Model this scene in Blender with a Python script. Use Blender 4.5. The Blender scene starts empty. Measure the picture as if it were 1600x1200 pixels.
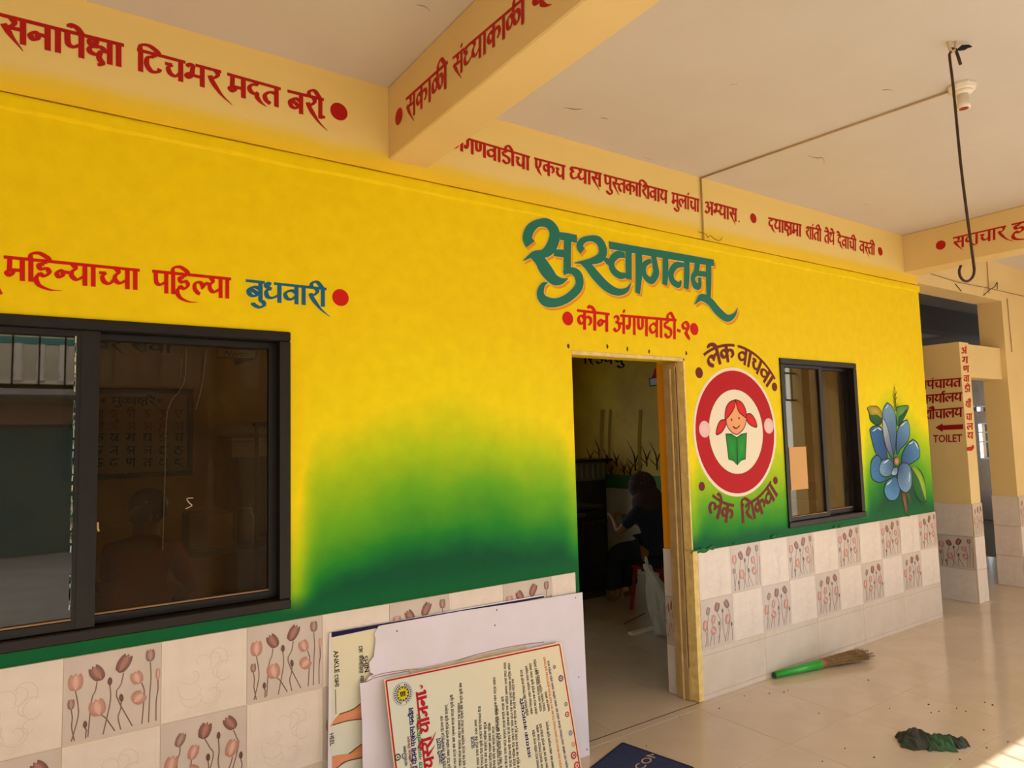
import bpy, math, random
from mathutils import Vector, Matrix
random.seed(7)
PI = math.pi
scn = bpy.context.scene
COL = scn.collection

# ------------------------------------------------------------------ camera
FPX, YAW, PIT, ROL = 1086.12175, .605599759, .0792737737, -.0260876603
CAM = Vector((0, -3, 1.64))
def _basis():
    cy, sy, cp, sp = math.cos(YAW), math.sin(YAW), math.cos(PIT), math.sin(PIT)
    f = Vector((sy*cp, cy*cp, sp)); r = Vector((cy, -sy, 0)); u = r.cross(f)
    c, s = math.cos(ROL), math.sin(ROL)
    return c*r+s*u, -s*r+c*u, f
RGT, UPV, FWD = _basis()
cd = bpy.data.cameras.new('camera'); cam = bpy.data.objects.new('camera', cd); COL.objects.link(cam)
cd.sensor_width = 36; cd.lens = FPX/1600*36; cd.clip_start = .02; cd.clip_end = 200
m = Matrix((RGT, UPV, -FWD)).transposed().to_4x4(); m.translation = CAM
cam.matrix_world = m
scn.camera = cam

# ------------------------------------------------------------------ sky, sun, exposure
wd = bpy.data.worlds.new('sky'); scn.world = wd; wd.use_nodes = True
bgn = wd.node_tree.nodes['Background']
bgn.inputs[0].default_value = (.86, .93, 1.0, 1); bgn.inputs[1].default_value = 2.7
sd = bpy.data.lights.new('sun', 'SUN'); sd.energy = 6.0; sd.angle = .009; sd.color = (1, .95, .87)
sun = bpy.data.objects.new('sun', sd); COL.objects.link(sun)
sun.rotation_euler = Vector((.17, 1, -1.16)).to_track_quat('-Z', 'Y').to_euler()
sun.location = (0, -8, 9)
scn.view_settings.view_transform = 'Standard'; scn.view_settings.look = 'None'
scn.view_settings.gamma = 1; scn.view_settings.use_curve_mapping = False
scn.view_settings.exposure = 0.74
try:
    scn.cycles.max_bounces = 10; scn.cycles.diffuse_bounces = 6; scn.cycles.use_denoising = True
except Exception: pass

# ------------------------------------------------------------------ pixel -> place helpers
def ray(u, v): return RGT*((u-800)/FPX) - UPV*((v-600)/FPX) + FWD
def on(u, v, ax, val):
    r = ray(u, v); return CAM + r*((val-CAM[ax])/r[ax])
def W(u, v, y=0.0): return on(u, v, 1, y)
def onplane(u, v, p, n):
    r = ray(u, v); return CAM + r*((Vector(p)-CAM).dot(n)/r.dot(n))

# ------------------------------------------------------------------ materials
def lin(c):
    o = []
    for x in c[:3]:
        x /= 255.0
        o.append(x/12.92 if x <= .04045 else ((x+.055)/1.055)**2.4)
    return (o[0], o[1], o[2], 1)
MATS = {}
def mat(name, col=(200,200,200), rough=.6, metal=0, spec=.5, noise=None, bump=None, coat=0, emit=None, attr=False, alpha=None):
    """noise=(scale, colour2, amount); bump=(scale, strength, distance)"""
    m = bpy.data.materials.new(name); m.use_nodes = True; nt = m.node_tree
    b = nt.nodes['Principled BSDF']; L = nt.links
    b.inputs['Base Color'].default_value = lin(col)
    b.inputs['Roughness'].default_value = rough; b.inputs['Metallic'].default_value = metal
    b.inputs['Specular IOR Level'].default_value = spec
    b.inputs['Coat Weight'].default_value = coat
    tc = nt.nodes.new('ShaderNodeTexCoord')
    if attr:
        a = nt.nodes.new('ShaderNodeAttribute'); a.attribute_name = 'Col'; L.new(a.outputs['Color'], b.inputs['Base Color'])
    if noise:
        n = nt.nodes.new('ShaderNodeTexNoise'); n.inputs['Scale'].default_value = noise[0]; n.inputs['Detail'].default_value = 6
        n.inputs['Roughness'].default_value = .6
        L.new(tc.outputs['Object'], n.inputs['Vector'])
        r = nt.nodes.new('ShaderNodeMapRange'); r.inputs[1].default_value = .35; r.inputs[2].default_value = .7
        r.inputs[3].default_value = 0; r.inputs[4].default_value = noise[2]
        L.new(n.outputs[0], r.inputs[0])
        mx = nt.nodes.new('ShaderNodeMix'); mx.data_type = 'RGBA'
        mx.inputs[6].default_value = lin(col); mx.inputs[7].default_value = lin(noise[1])
        L.new(r.outputs[0], mx.inputs[0])
        if attr: L.new(a.outputs['Color'], mx.inputs[6])
        L.new(mx.outputs[2], b.inputs['Base Color'])
    if bump:
        n = nt.nodes.new('ShaderNodeTexNoise'); n.inputs['Scale'].default_value = bump[0]; n.inputs['Detail'].default_value = 5
        L.new(tc.outputs['Object'], n.inputs['Vector'])
        bp = nt.nodes.new('ShaderNodeBump'); bp.inputs['Strength'].default_value = bump[1]; bp.inputs['Distance'].default_value = bump[2]
        L.new(n.outputs[0], bp.inputs['Height']); L.new(bp.outputs[0], b.inputs['Normal'])
    if emit:
        b.inputs['Emission Color'].default_value = lin(emit[0]); b.inputs['Emission Strength'].default_value = emit[1]
    MATS[name] = m
    return m

paint = mat('mural_paint', rough=.55, spec=.18, attr=True)
paint_dull = mat('print_ink', rough=.7, spec=.2, attr=True)
cream = mat('cream_distemper', (226,198,136), .75, noise=(1.3,(214,184,122),.7), bump=(30,.15,.004))
ceilm = mat('ceiling_whitewash', (206,199,193), .5, noise=(.9,(198,189,180),.8), bump=(5,.25,.01))
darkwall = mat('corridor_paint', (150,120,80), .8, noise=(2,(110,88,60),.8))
tile_plain = mat('tile_plain', (226,213,204), .22, noise=(9,(212,197,186),.6), bump=(14,.35,.003))
tile_base = mat('tile_base', (210,196,182), .25, noise=(6,(196,180,166),.7), bump=(10,.1,.002))
tile_decor = mat('tile_decor', (194,180,172), .2, noise=(5,(210,195,186),.8))
tile_print = mat('tile_flower_print', rough=.25, attr=True)
floor_m = mat('polished_floor_tile', (206,186,164), .12, noise=(4,(196,174,150),.7), bump=(3,.02,.01))
grout = mat('floor_joint', (150,122,96), .8)
alum = mat('dark_bronze_aluminium', (24,17,14), .4, spec=.3, noise=(20,(36,28,24),.4))
steel = mat('rusted_iron', (78,54,42), .6, metal=.4, noise=(40,(50,34,28),.8))
wood = mat('dusty_door_wood', (190,158,108), .7, noise=(12,(150,118,76),.6), bump=(20,.4,.004))
plaster_edge = mat('worn_plaster', (240,214,140), .85, noise=(18,(204,166,100),.7), bump=(24,.5,.006))
board_white = mat('foam_board_white', (224,216,234), .55, noise=(6,(214,206,212),.6))
blackm = mat('black_plastic', (22,20,20), .4)
dark_wood = mat('dark_desk_wood', (48,36,30), .5, noise=(6,(34,26,22),.8))
grey_steel = mat('grey_steel', (96,92,88), .35, metal=.6)
white_pl = mat('white_plastic', (232,222,204), .35)
concrete = mat('pale_concrete', (176,170,162), .9, noise=(3,(150,144,136),.8), bump=(20,.3,.01))
housem = mat('house_wash', (226,214,190), .8, noise=(2,(206,190,164),.6))
teal = mat('teal_trim', (60,140,130), .6)
skinm = mat('brown_skin', (150,98,68), .55, noise=(9,(132,84,58),.5))
hairm = mat('black_hair', (20,15,13), .45, bump=(60,.5,.004))

def glass_mat(name, refl, tint, kf=1.0):
    m = bpy.data.materials.new(name); m.use_nodes = True; nt = m.node_tree; nt.nodes.clear(); L = nt.links
    o = nt.nodes.new('ShaderNodeOutputMaterial'); t = nt.nodes.new('ShaderNodeBsdfTransparent')
    t.inputs[0].default_value = lin(tint)
    g = nt.nodes.new('ShaderNodeBsdfGlossy'); g.inputs['Roughness'].default_value = .015
    g.inputs[0].default_value = (.88,.82,.74,1)
    f = nt.nodes.new('ShaderNodeFresnel'); f.inputs[0].default_value = 1.5
    a = nt.nodes.new('ShaderNodeMath'); a.operation = 'MULTIPLY_ADD'; a.inputs[1].default_value = kf; a.inputs[2].default_value = refl
    d = nt.nodes.new('ShaderNodeBsdfDiffuse'); d.inputs[0].default_value = lin((120,104,84))
    n = nt.nodes.new('ShaderNodeTexNoise'); n.inputs['Scale'].default_value = 6; n.inputs['Detail'].default_value = 8
    tc = nt.nodes.new('ShaderNodeTexCoord'); L.new(tc.outputs['Object'], n.inputs[0])
    r = nt.nodes.new('ShaderNodeMapRange'); r.inputs[1].default_value = .3; r.inputs[2].default_value = .8; r.inputs[3].default_value = .04; r.inputs[4].default_value = .10
    L.new(n.outputs[0], r.inputs[0])
    m1 = nt.nodes.new('ShaderNodeMixShader'); m2 = nt.nodes.new('ShaderNodeMixShader')
    L.new(f.outputs[0], a.inputs[0]); L.new(a.outputs[0], m1.inputs[0]); L.new(t.outputs[0], m1.inputs[1]); L.new(g.outputs[0], m1.inputs[2])
    L.new(r.outputs[0], m2.inputs[0]); L.new(m1.outputs[0], m2.inputs[1]); L.new(d.outputs[0], m2.inputs[2])
    L.new(m2.outputs[0], o.inputs[0]); return m
glass = glass_mat('dusty_tinted_glass', .0, (222,204,178), .14)
glass_b = glass_mat('dusty_grey_glass', .02, (196,192,176), .4)
glass_r = glass_mat('dusty_reflective_glass', .05, (150,138,120), .65)

def wall_paint():
    """yellow distemper that turns to green just above the tiles, with hand-rubbed soft borders"""
    m = bpy.data.materials.new('yellow_green_mural_ground'); m.use_nodes = True; nt = m.node_tree; L = nt.links
    b = nt.nodes['Principled BSDF']; b.inputs['Roughness'].default_value = .55; b.inputs['Specular IOR Level'].default_value = .15
    tc = nt.nodes.new('ShaderNodeTexCoord'); sp = nt.nodes.new('ShaderNodeSeparateXYZ'); L.new(tc.outputs['Object'], sp.inputs[0])
    def math_(op, a, bb=None, c=None):
        n = nt.nodes.new('ShaderNodeMath'); n.operation = op
        for i, v in enumerate((a, bb, c)):
            if v is None: continue
            if isinstance(v, (int, float)): n.inputs[i].default_value = v
            else: L.new(v, n.inputs[i])
        return n.outputs[0]
    n1 = nt.nodes.new('ShaderNodeTexNoise'); n1.inputs['Scale'].default_value = 2.2; n1.inputs['Detail'].default_value = 3; L.new(tc.outputs['Object'], n1.inputs['Vector'])
    n2 = nt.nodes.new('ShaderNodeTexNoise'); n2.inputs['Scale'].default_value = 14; n2.inputs['Detail'].default_value = 4; L.new(tc.outputs['Object'], n2.inputs['Vector'])
    x, z = sp.outputs[0], sp.outputs[2]
    # height above which it is yellow, raised around a few spots of the mural
    def bumpf(cx, w, a):
        d = math_('SUBTRACT', x, cx); d = math_('DIVIDE', d, w); d = math_('MULTIPLY', d, d); d = math_('MULTIPLY', d, -1.0)
        return math_('MULTIPLY', math_('EXPONENT', d), a)
    lift = math_('ADD', bumpf(1.75, .80, .24), bumpf(6.0, .42, .36))
    # little green against the left window and both door edges
    zz = math_('SUBTRACT', z, lift)
    zz = math_('ADD', zz, math_('MULTIPLY', math_('SUBTRACT', n1.outputs[0], .5), .30))
    edge = math_('ADD', bumpf(.93, .06, .34), math_('ADD', bumpf(3.44, .05, .14), math_('ADD', bumpf(5.45, .05, .2), bumpf(2.47, .05, .1))))
    zz = math_('ADD', zz, edge)
    rp = nt.nodes.new('ShaderNodeValToRGB'); cr = rp.color_ramp
    sc = math_('MULTIPLY', math_('SUBTRACT', zz, .85), 1/1.2)
    L.new(sc, rp.inputs[0])
    stops = [(0.0,(2,84,50)),(.06,(8,106,48)),(.13,(34,136,38)),(.28,(104,176,26)),(.46,(180,208,8)),(.64,(244,222,0)),(1,(244,211,0))]
    cr.elements[0].position = 0; cr.elements[0].color = lin(stops[0][1]); cr.elements[1].position = 1; cr.elements[1].color = lin(stops[-1][1])
    for p, c in stops[1:-1]:
        e = cr.elements.new(p); e.color = lin(c)
    # band right above the tiles stays dark green everywhere
    mp = nt.nodes.new('ShaderNodeMapRange'); mp.inputs[1].default_value = .925; mp.inputs[2].default_value = 1.03; mp.inputs[3].default_value = 1; mp.inputs[4].default_value = 0
    mp.interpolation_type = 'SMOOTHSTEP'; L.new(math_('ADD', z, math_('MULTIPLY', math_('SUBTRACT', n1.outputs[0], .5), .05)), mp.inputs[0])
    mx = nt.nodes.new('ShaderNodeMix'); mx.data_type = 'RGBA'; L.new(mp.outputs[0], mx.inputs[0]); L.new(rp.outputs[0], mx.inputs[6]); mx.inputs[7].default_value = lin((2,96,52))
    # brush mottling
    mm = nt.nodes.new('ShaderNodeMapRange'); mm.inputs[1].default_value = .35; mm.inputs[2].default_value = .7; mm.inputs[3].default_value = 0; mm.inputs[4].default_value = .12
    L.new(n2.outputs[0], mm.inputs[0])
    my = nt.nodes.new('ShaderNodeMix'); my.data_type = 'RGBA'; my.blend_type = 'MULTIPLY'; L.new(mm.outputs[0], my.inputs[0]); L.new(mx.outputs[2], my.inputs[6]); my.inputs[7].default_value = lin((190,170,120))
    L.new(my.outputs[2], b.inputs['Base Color'])
    n3 = nt.nodes.new('ShaderNodeTexNoise'); n3.inputs['Scale'].default_value = 7; n3.inputs['Detail'].default_value = 6; L.new(tc.outputs['Object'], n3.inputs['Vector'])
    bp = nt.nodes.new('ShaderNodeBump'); bp.inputs['Strength'].default_value = .25; bp.inputs['Distance'].default_value = .008; L.new(n3.outputs[0], bp.inputs['Height']); L.new(bp.outputs[0], b.inputs['Normal'])
    return m
ground = wall_paint()

def beam_paint():
    """cream with the yellow of the wall blended up over its lowest hand's breadth"""
    m = bpy.data.materials.new('cream_to_yellow_beam'); m.use_nodes = True; nt = m.node_tree; L = nt.links
    b = nt.nodes['Principled BSDF']; b.inputs['Roughness'].default_value = .6
    tc = nt.nodes.new('ShaderNodeTexCoord'); sp = nt.nodes.new('ShaderNodeSeparateXYZ'); L.new(tc.outputs['Object'], sp.inputs[0])
    n1 = nt.nodes.new('ShaderNodeTexNoise'); n1.inputs['Scale'].default_value = 2.5; n1.inputs['Detail'].default_value = 4; L.new(tc.outputs['Object'], n1.inputs['Vector'])
    ma = nt.nodes.new('ShaderNodeMath'); ma.operation = 'MULTIPLY_ADD'; L.new(n1.outputs[0], ma.inputs[0]); ma.inputs[1].default_value = .07; L.new(sp.outputs[2], ma.inputs[2])
    rp = nt.nodes.new('ShaderNodeValToRGB'); cr = rp.color_ramp
    mp = nt.nodes.new('ShaderNodeMapRange'); mp.inputs[1].default_value = 2.92; mp.inputs[2].default_value = 3.44; L.new(ma.outputs[0], mp.inputs[0]); L.new(mp.outputs[0], rp.inputs[0])
    cr.elements[0].color = lin((244,200,6)); cr.elements[0].position = .12; cr.elements[1].position = 1; cr.elements[1].color = lin((244,206,110))
    for p, c in ((.22,(236,200,50)),(.32,(234,206,124)),(.84,(234,204,122))):
        e = cr.elements.new(p); e.color = lin(c)
    L.new(rp.outputs[0], b.inputs['Base Color'])
    n3 = nt.nodes.new('ShaderNodeTexNoise'); n3.inputs['Scale'].default_value = 8; n3.inputs['Detail'].default_value = 6; L.new(tc.outputs['Object'], n3.inputs['Vector'])
    bp = nt.nodes.new('ShaderNodeBump'); bp.inputs['Strength'].default_value = .3; bp.inputs['Distance'].default_value = .01; L.new(n3.outputs[0], bp.inputs['Height']); L.new(bp.outputs[0], b.inputs['Normal'])
    return m
beamm = beam_paint()

# ------------------------------------------------------------------ mesh helpers
ORG = {}
class MB:
    def __init__(s): s.v, s.f, s.c, s.mi = [], [], [], []
    def add(s, vs, fs, col=None, mi=0):
        o = len(s.v); s.v += [Vector(p) for p in vs]
        c = lin(col) if col and not isinstance(col, list) else (1,1,1,1)
        if isinstance(col, list): s.c += [lin(q) for q in col]
        else: s.c += [c]*len(vs)
        for f in fs: s.f.append([i+o for i in f]); s.mi.append(mi)
        return s
    def box(s, x0, x1, y0, y1, z0, z1, col=None, mi=0, bev=0):
        if bev:
            b = bev; vs = []; 
            for (zz, i) in ((z0,0),(z0+b,1),(z1-b,1),(z1,0)):
                d = 0 if i else b
                for X, Y in ((x0+d,y0+d),(x1-d,y0+d),(x1-d,y1-d),(x0+d,y1-d)): vs.append((X,Y,zz))
            fs = [(3,2,1,0),(12,13,14,15)]
            for k in range(3):
                for i in range(4):
                    j = (i+1)%4; fs.append((k*4+i,k*4+j,k*4+4+j,k*4+4+i))
            return s.add(vs, fs, col, mi)
        vs = [(x0,y0,z0),(x1,y0,z0),(x1,y1,z0),(x0,y1,z0),(x0,y0,z1),(x1,y0,z1),(x1,y1,z1),(x0,y1,z1)]
        return s.add(vs, [(3,2,1,0),(4,5,6,7),(0,1,5,4),(1,2,6,5),(2,3,7,6),(3,0,4,7)], col, mi)
    def tube(s, pts, r, n=10, col=None, mi=0, cap=True):
        pts = [Vector(p) for p in pts]; rr = r if isinstance(r, (list, tuple)) else [r]*len(pts)
        t0 = (pts[1]-pts[0]).normalized(); a = t0.orthogonal().normalized(); vs = []
        for i, p in enumerate(pts):
            t = (pts[min(i+1,len(pts)-1)]-pts[max(i-1,0)]).normalized()
            a = (a - t*a.dot(t)).normalized(); b = t.cross(a)
            for k in range(n):
                th = 2*PI*k/n; vs.append(p + (a*math.cos(th)+b*math.sin(th))*rr[i])
        fs = []
        for i in range(len(pts)-1):
            for k in range(n):
                j = (k+1)%n; fs.append((i*n+k, i*n+j, (i+1)*n+j, (i+1)*n+k))
        if cap:
            fs.append(tuple(range(n-1,-1,-1))); e = (len(pts)-1)*n; fs.append(tuple(range(e, e+n)))
        return s.add(vs, fs, col, mi)
    def lathe(s, c, prof, n=20, col=None, mi=0):
        vs, fs = [], []
        for r, z in prof:
            for k in range(n): vs.append((c[0]+r*math.cos(2*PI*k/n), c[1]+r*math.sin(2*PI*k/n), c[2]+z))
        for i in range(len(prof)-1):
            for k in range(n):
                j = (k+1)%n; fs.append((i*n+k, i*n+j, (i+1)*n+j, (i+1)*n+k))
        fs.append(tuple(range(n-1,-1,-1))); e = (len(prof)-1)*n; fs.append(tuple(range(e, e+n)))
        return s.add(vs, fs, col, mi)
    def prism(s, pts, off, col=None, mi=0):
        """pts: planar 3D outline; off: thickness vector"""
        n = len(pts); off = Vector(off); vs = [Vector(p) for p in pts]+[Vector(p)+off for p in pts]
        fs = [tuple(range(n)), tuple(range(2*n-1, n-1, -1))]
        for i in range(n):
            j = (i+1)%n; fs.append((j, i, n+i, n+j))
        return s.add(vs, fs, col, mi)
    def blob(s, c, rx, ry, rz, n=12, m=8, col=None, jitter=0, mi=0):
        vs, fs = [], []
        for i in range(m+1):
            ph = PI*i/m
            for k in range(n):
                th = 2*PI*k/n; q = 1+random.uniform(-jitter, jitter)
                vs.append((c[0]+rx*q*math.sin(ph)*math.cos(th), c[1]+ry*q*math.sin(ph)*math.sin(th), c[2]+rz*q*math.cos(ph)))
        for i in range(m):
            for k in range(n):
                j = (k+1)%n; fs.append((i*n+k, (i+1)*n+k, (i+1)*n+j, i*n+j))
        return s.add(vs, fs, col, mi)
    def build(s, name, m, parent=None, loc=None, smooth=False, recalc=True):
        o0 = Vector((0,0,0))
        if parent is not None: o0 = ORG.get(parent.name, Vector((0,0,0)))
        if loc is not None and parent is None: o0 = Vector(loc)
        me = bpy.data.meshes.new(name)
        me.from_pydata([tuple(p-o0) for p in s.v], [], s.f)
        ms = m if isinstance(m, (list, tuple)) else [m]
        for q in ms: me.materials.append(q)
        if len(ms) > 1: me.polygons.foreach_set('material_index', s.mi)
        ca = me.color_attributes.new('Col', 'FLOAT_COLOR', 'POINT')
        ca.data.foreach_set('color', [x for c in s.c for x in c])
        if recalc:
            import bmesh
            bm = bmesh.new(); bm.from_mesh(me); bmesh.ops.recalc_face_normals(bm, faces=bm.faces); bm.to_mesh(me); bm.free()
        if smooth: me.polygons.foreach_set('use_smooth', [True]*len(me.polygons))
        me.update()
        o = bpy.data.objects.new(name, me); COL.objects.link(o)
        if parent is not None: o.parent = parent; ORG[o.name] = o0
        else: o.location = o0; ORG[o.name] = o0
        return o
def thing(name, label, cat, loc, group=None):
    o = bpy.data.objects.new(name, None); COL.objects.link(o); o.location = loc; o.empty_display_size = .1
    o['label'] = label; o['category'] = cat
    if group: o['group'] = group
    ORG[o.name] = Vector(loc); return o
def tag(o, label, cat, group=None):
    o['label'] = label; o['category'] = cat
    if group: o['group'] = group
    return o
def struct(o, label=None, cat=None):
    o['kind'] = 'structure'
    if label: o['label'] = label
    if cat: o['category'] = cat
    return o
def piece(src, parent, loc):
    """a further piece sharing the mesh of src"""
    o = src.copy(); COL.objects.link(o); o.parent = parent; o.location = Vector(loc)-ORG.get(parent.name, Vector((0,0,0))); ORG[o.name] = Vector(loc); return o

# ------------------------------------------------------------------ brush lettering
def catmull(pts, n):
    if len(pts) < 3 or n < 2: return pts
    out = []
    P = [tuple(2*a-b for a, b in zip(pts[0], pts[1]))] + list(pts) + [tuple(2*a-b for a, b in zip(pts[-1], pts[-2]))]
    for i in range(1, len(P)-2):
        for k in range(n):
            t = k/n
            out.append(tuple(.5*((2*b)+(-a+c)*t+(2*a-5*b+4*c-d)*t*t+(-a+3*b-3*c+d)*t**3) for a, b, c, d in zip(P[i-1], P[i], P[i+1], P[i+2])))
    out.append(pts[-1]); return out
PHI = math.radians(32)
def nib(dx, dy, a, b):
    l = math.hypot(dx, dy) or 1; nx, ny = -dy/l, dx/l
    return math.sqrt((a*(nx*math.cos(PHI)+ny*math.sin(PHI)))**2 + (b*(-nx*math.sin(PHI)+ny*math.cos(PHI)))**2), nx, ny
def ribbon(mb, pts, warp, col, a=.098, b=.05, taper=(1,1), layer=0, n=5):
    """pts 2-D, optional third number = explicit half width"""
    P = catmull(pts, n)
    vs = []; N = len(P)
    for i, p in enumerate(P):
        q0, q1 = P[max(i-1,0)], P[min(i+1,N-1)]
        hw, nx, ny = nib(q1[0]-q0[0], q1[1]-q0[1], a, b)
        if len(p) > 2: hw = max(p[2], .0005)
        t = i/(N-1)
        k = 1
        if taper[0] < 1: k *= taper[0]+(1-taper[0])*min(1, t/.35)
        if taper[1] < 1: k *= taper[1]+(1-taper[1])*min(1, (1-t)/.6)
        hw *= k
        vs += [warp(p[0]+nx*hw, p[1]+ny*hw, layer+.9*t), warp(p[0]-nx*hw, p[1]-ny*hw, layer+.9*t)]
    mb.add(vs, [(2*i, 2*i+1, 2*i+3, 2*i+2) for i in range(N-1)], col)
# glyph: advance, headline start (None = no headline), x of the upright, strokes.
# stroke prefix: L straight, ~ long tapering tail, > tapering end
G = {}
def g(name, adv, hs, bar, *st):
    G[name] = (adv, hs, bar, [(s[0] if s[0] in 'L~>' else '', [tuple(float(q)/100 for q in p.split(',')) for p in s.lstrip('L~>').split()]) for s in st])
g('k', .98, 0, .46, 'L46,98 46,-4', '46,58 30,72 12,66 8,46 20,30 34,34 46,52', '46,52 62,70 82,64 86,42 72,24')
g('kh', .98, 0, .84, '10,88 28,86 30,68 12,54 26,28 46,10 58,16', '84,60 66,62 54,44 64,26 84,40', 'L84,98 84,-4')
g('g', .78, 0, .60, 'L26,98 26,48', '26,52 20,32 8,34 8,50', 'L60,98 60,-4')
g('gh', .90, 0, .72, '12,92 30,84 14,68 30,60 12,48 14,28 40,18 72,36', 'L72,98 72,-4')
g('ng', .90, 0, None, 'L36,98 36,84', '36,84 14,74 18,58 36,54 56,42 50,16 28,8 10,22', 'L76,56 84,48')
g('c', .88, 0, .70, '6,68 36,70', '36,70 20,50 28,24 50,18 70,42', 'L70,98 70,-4')
g('ch', .90, 0, None, 'L36,98 36,84', '36,84 12,70 12,44 40,40 60,56 64,30 44,12 20,20 10,6')
g('j', .90, 0, .70, 'L70,98 70,-4', '70,60 40,60', '40,60 36,30 20,18 6,36')
g('jh', 1.0, 0, .80, 'L34,98 34,86', '34,86 12,74 16,60 36,56 48,40 36,20 14,26', '40,54 80,54', 'L80,98 80,-4')
g('ny', .94, 0, .76, '10,60 34,62', '34,62 40,34 26,18 10,30', '36,50 76,66', 'L76,98 76,-4')
g('T', .74, 0, None, 'L36,98 36,84', '36,84 12,74 8,40 26,12 52,16 60,34')
g('Th', .78, 0, None, 'L36,98 36,74', '36,74 10,60 10,24 36,6 62,24 62,58 36,74')
g('D', .76, 0, None, 'L38,98 38,86', '38,86 14,78 16,60 36,54 60,42 58,14 34,4 10,20')
g('Dh', .78, 0, None, 'L36,98 36,84', '36,84 10,66 14,22 42,8 62,26 48,42 34,32')
g('N', .92, 0, .74, 'L12,98 12,56', '12,60 18,38 38,38 44,60', 'L44,98 44,50', 'L74,98 74,-4')
g('t', .80, 0, .62, '62,64 34,66 12,46 14,20 34,4', 'L62,98 62,-4')
g('th', .86, .5, .68, '18,80 10,92 26,98 32,80 16,64 8,42 24,22 68,38', 'L68,98 68,-4')
g('d', .66, 0, None, 'L38,98 38,84', '44,86 20,80 8,60 16,40 36,36 46,48', '~42,44 42,20 60,-2 84,-16')
g('dh', .86, .5, .68, '30,92 14,98 6,84 20,72 32,66', '20,68 8,50 14,24 36,20 68,40', 'L68,98 68,-4')
g('n', .80, 0, .62, '62,54 30,56', '30,56 18,60 6,46 14,30 28,36 30,52', 'L62,98 62,-4')
g('p', .80, 0, .62, 'L14,98 14,62', '14,66 18,44 36,38 62,56', 'L62,98 62,-4')
g('b', .80, 0, .62, '62,60 36,70 10,52 16,26 38,22 62,44', 'L18,58 52,34', 'L62,98 62,-4')
g('bh', .90, .48, .72, '8,80 16,96 32,90 30,66 30,40', '30,44 18,28 6,36 14,48 30,44', 'L28,44 72,44', 'L72,98 72,-4')
g('m', .84, 0, .66, 'L20,98 18,44', '18,44 8,30 20,18 30,30 28,44', 'L16,44 66,44', 'L66,98 66,-4')
g('y', .84, 0, .66, 'L10,98 22,94', '18,96 28,78 14,60 14,38 34,24 66,46', 'L66,98 66,-4')
g('r', .62, 0, None, 'L34,98 44,94', '44,98 48,78 34,60 14,56', '~14,66 24,40 46,6 70,-24 112,-58')
g('rs', .50, 0, None, 'L30,98 36,94', '36,98 40,78 28,60 10,56', '>12,62 20,40 40,14')
g('l', .96, 0, .80, '80,60 62,64 50,46 40,34', '50,44 36,66 12,60 8,34 22,14 34,8', 'L80,98 80,-4')
g('L', .90, 0, None, 'L44,98 44,76', '44,52 30,74 8,64 8,34 26,24 44,50 60,74 82,62 80,32 62,22 46,46')
g('v', .80, 0, .62, '62,60 36,70 10,52 16,26 38,22 62,44', 'L62,98 62,-4')
g('sh', .90, .50, .74, '16,80 26,98 44,88 38,66 14,58', '~16,62 28,36 48,14 56,-6', 'L74,98 74,-4')
g('s', .88, 0, .70, 'L28,98 36,94', '34,98 42,78 28,60 8,58', '~8,66 22,40 38,14 70,-30', 'L28,56 70,56', 'L70,98 70,-4')
g('h', .78, 0, None, 'L36,98 36,86', '36,84 14,80 22,60 44,64 54,46 36,28 16,38', '~18,40 4,12 16,-18 60,-36 104,-34')
g('ksh', .98, 0, .82, 'L32,98 30,88', '26,62 12,72 12,88 28,94 36,78','36,80 28,62 12,52 12,34 34,28 52,46', '30,60 50,64 66,50', '50,46 44,16 56,-8 38,-18', 'L60,50 82,50', 'L82,98 82,-4')
g('A', .98, .55, .80, '8,82 24,94 40,84 36,66 20,60', '20,60 44,54 48,26 28,8 8,22', 'L40,54 80,54', 'L80,98 80,-4')
g('E', .70, 0, .5, 'L14,98 14,58', '14,60 20,36 38,44 48,70', 'L48,98 48,64', '~24,40 36,10 60,-18')
g('I', .70, 0, None, 'L40,98 40,86', '40,86 14,80 22,62 44,58 54,42 36,30 18,30', '>20,30 40,14 56,-4')
g('U', .80, 0, None, '14,80 40,82 36,60 20,56 48,48 44,16 18,12')
g('aa', .34, 0, .16, 'L16,98 16,-4')
g('one', .56, None, None, '34,60 14,62 10,82 28,96 44,80 40,56 26,34', '~26,40 40,18 50,4 44,-6')
g('dash', .3, None, None, 'L2,46 26,40')
g('dot', .24, None, None, 'L8,4 14,-4')
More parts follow.
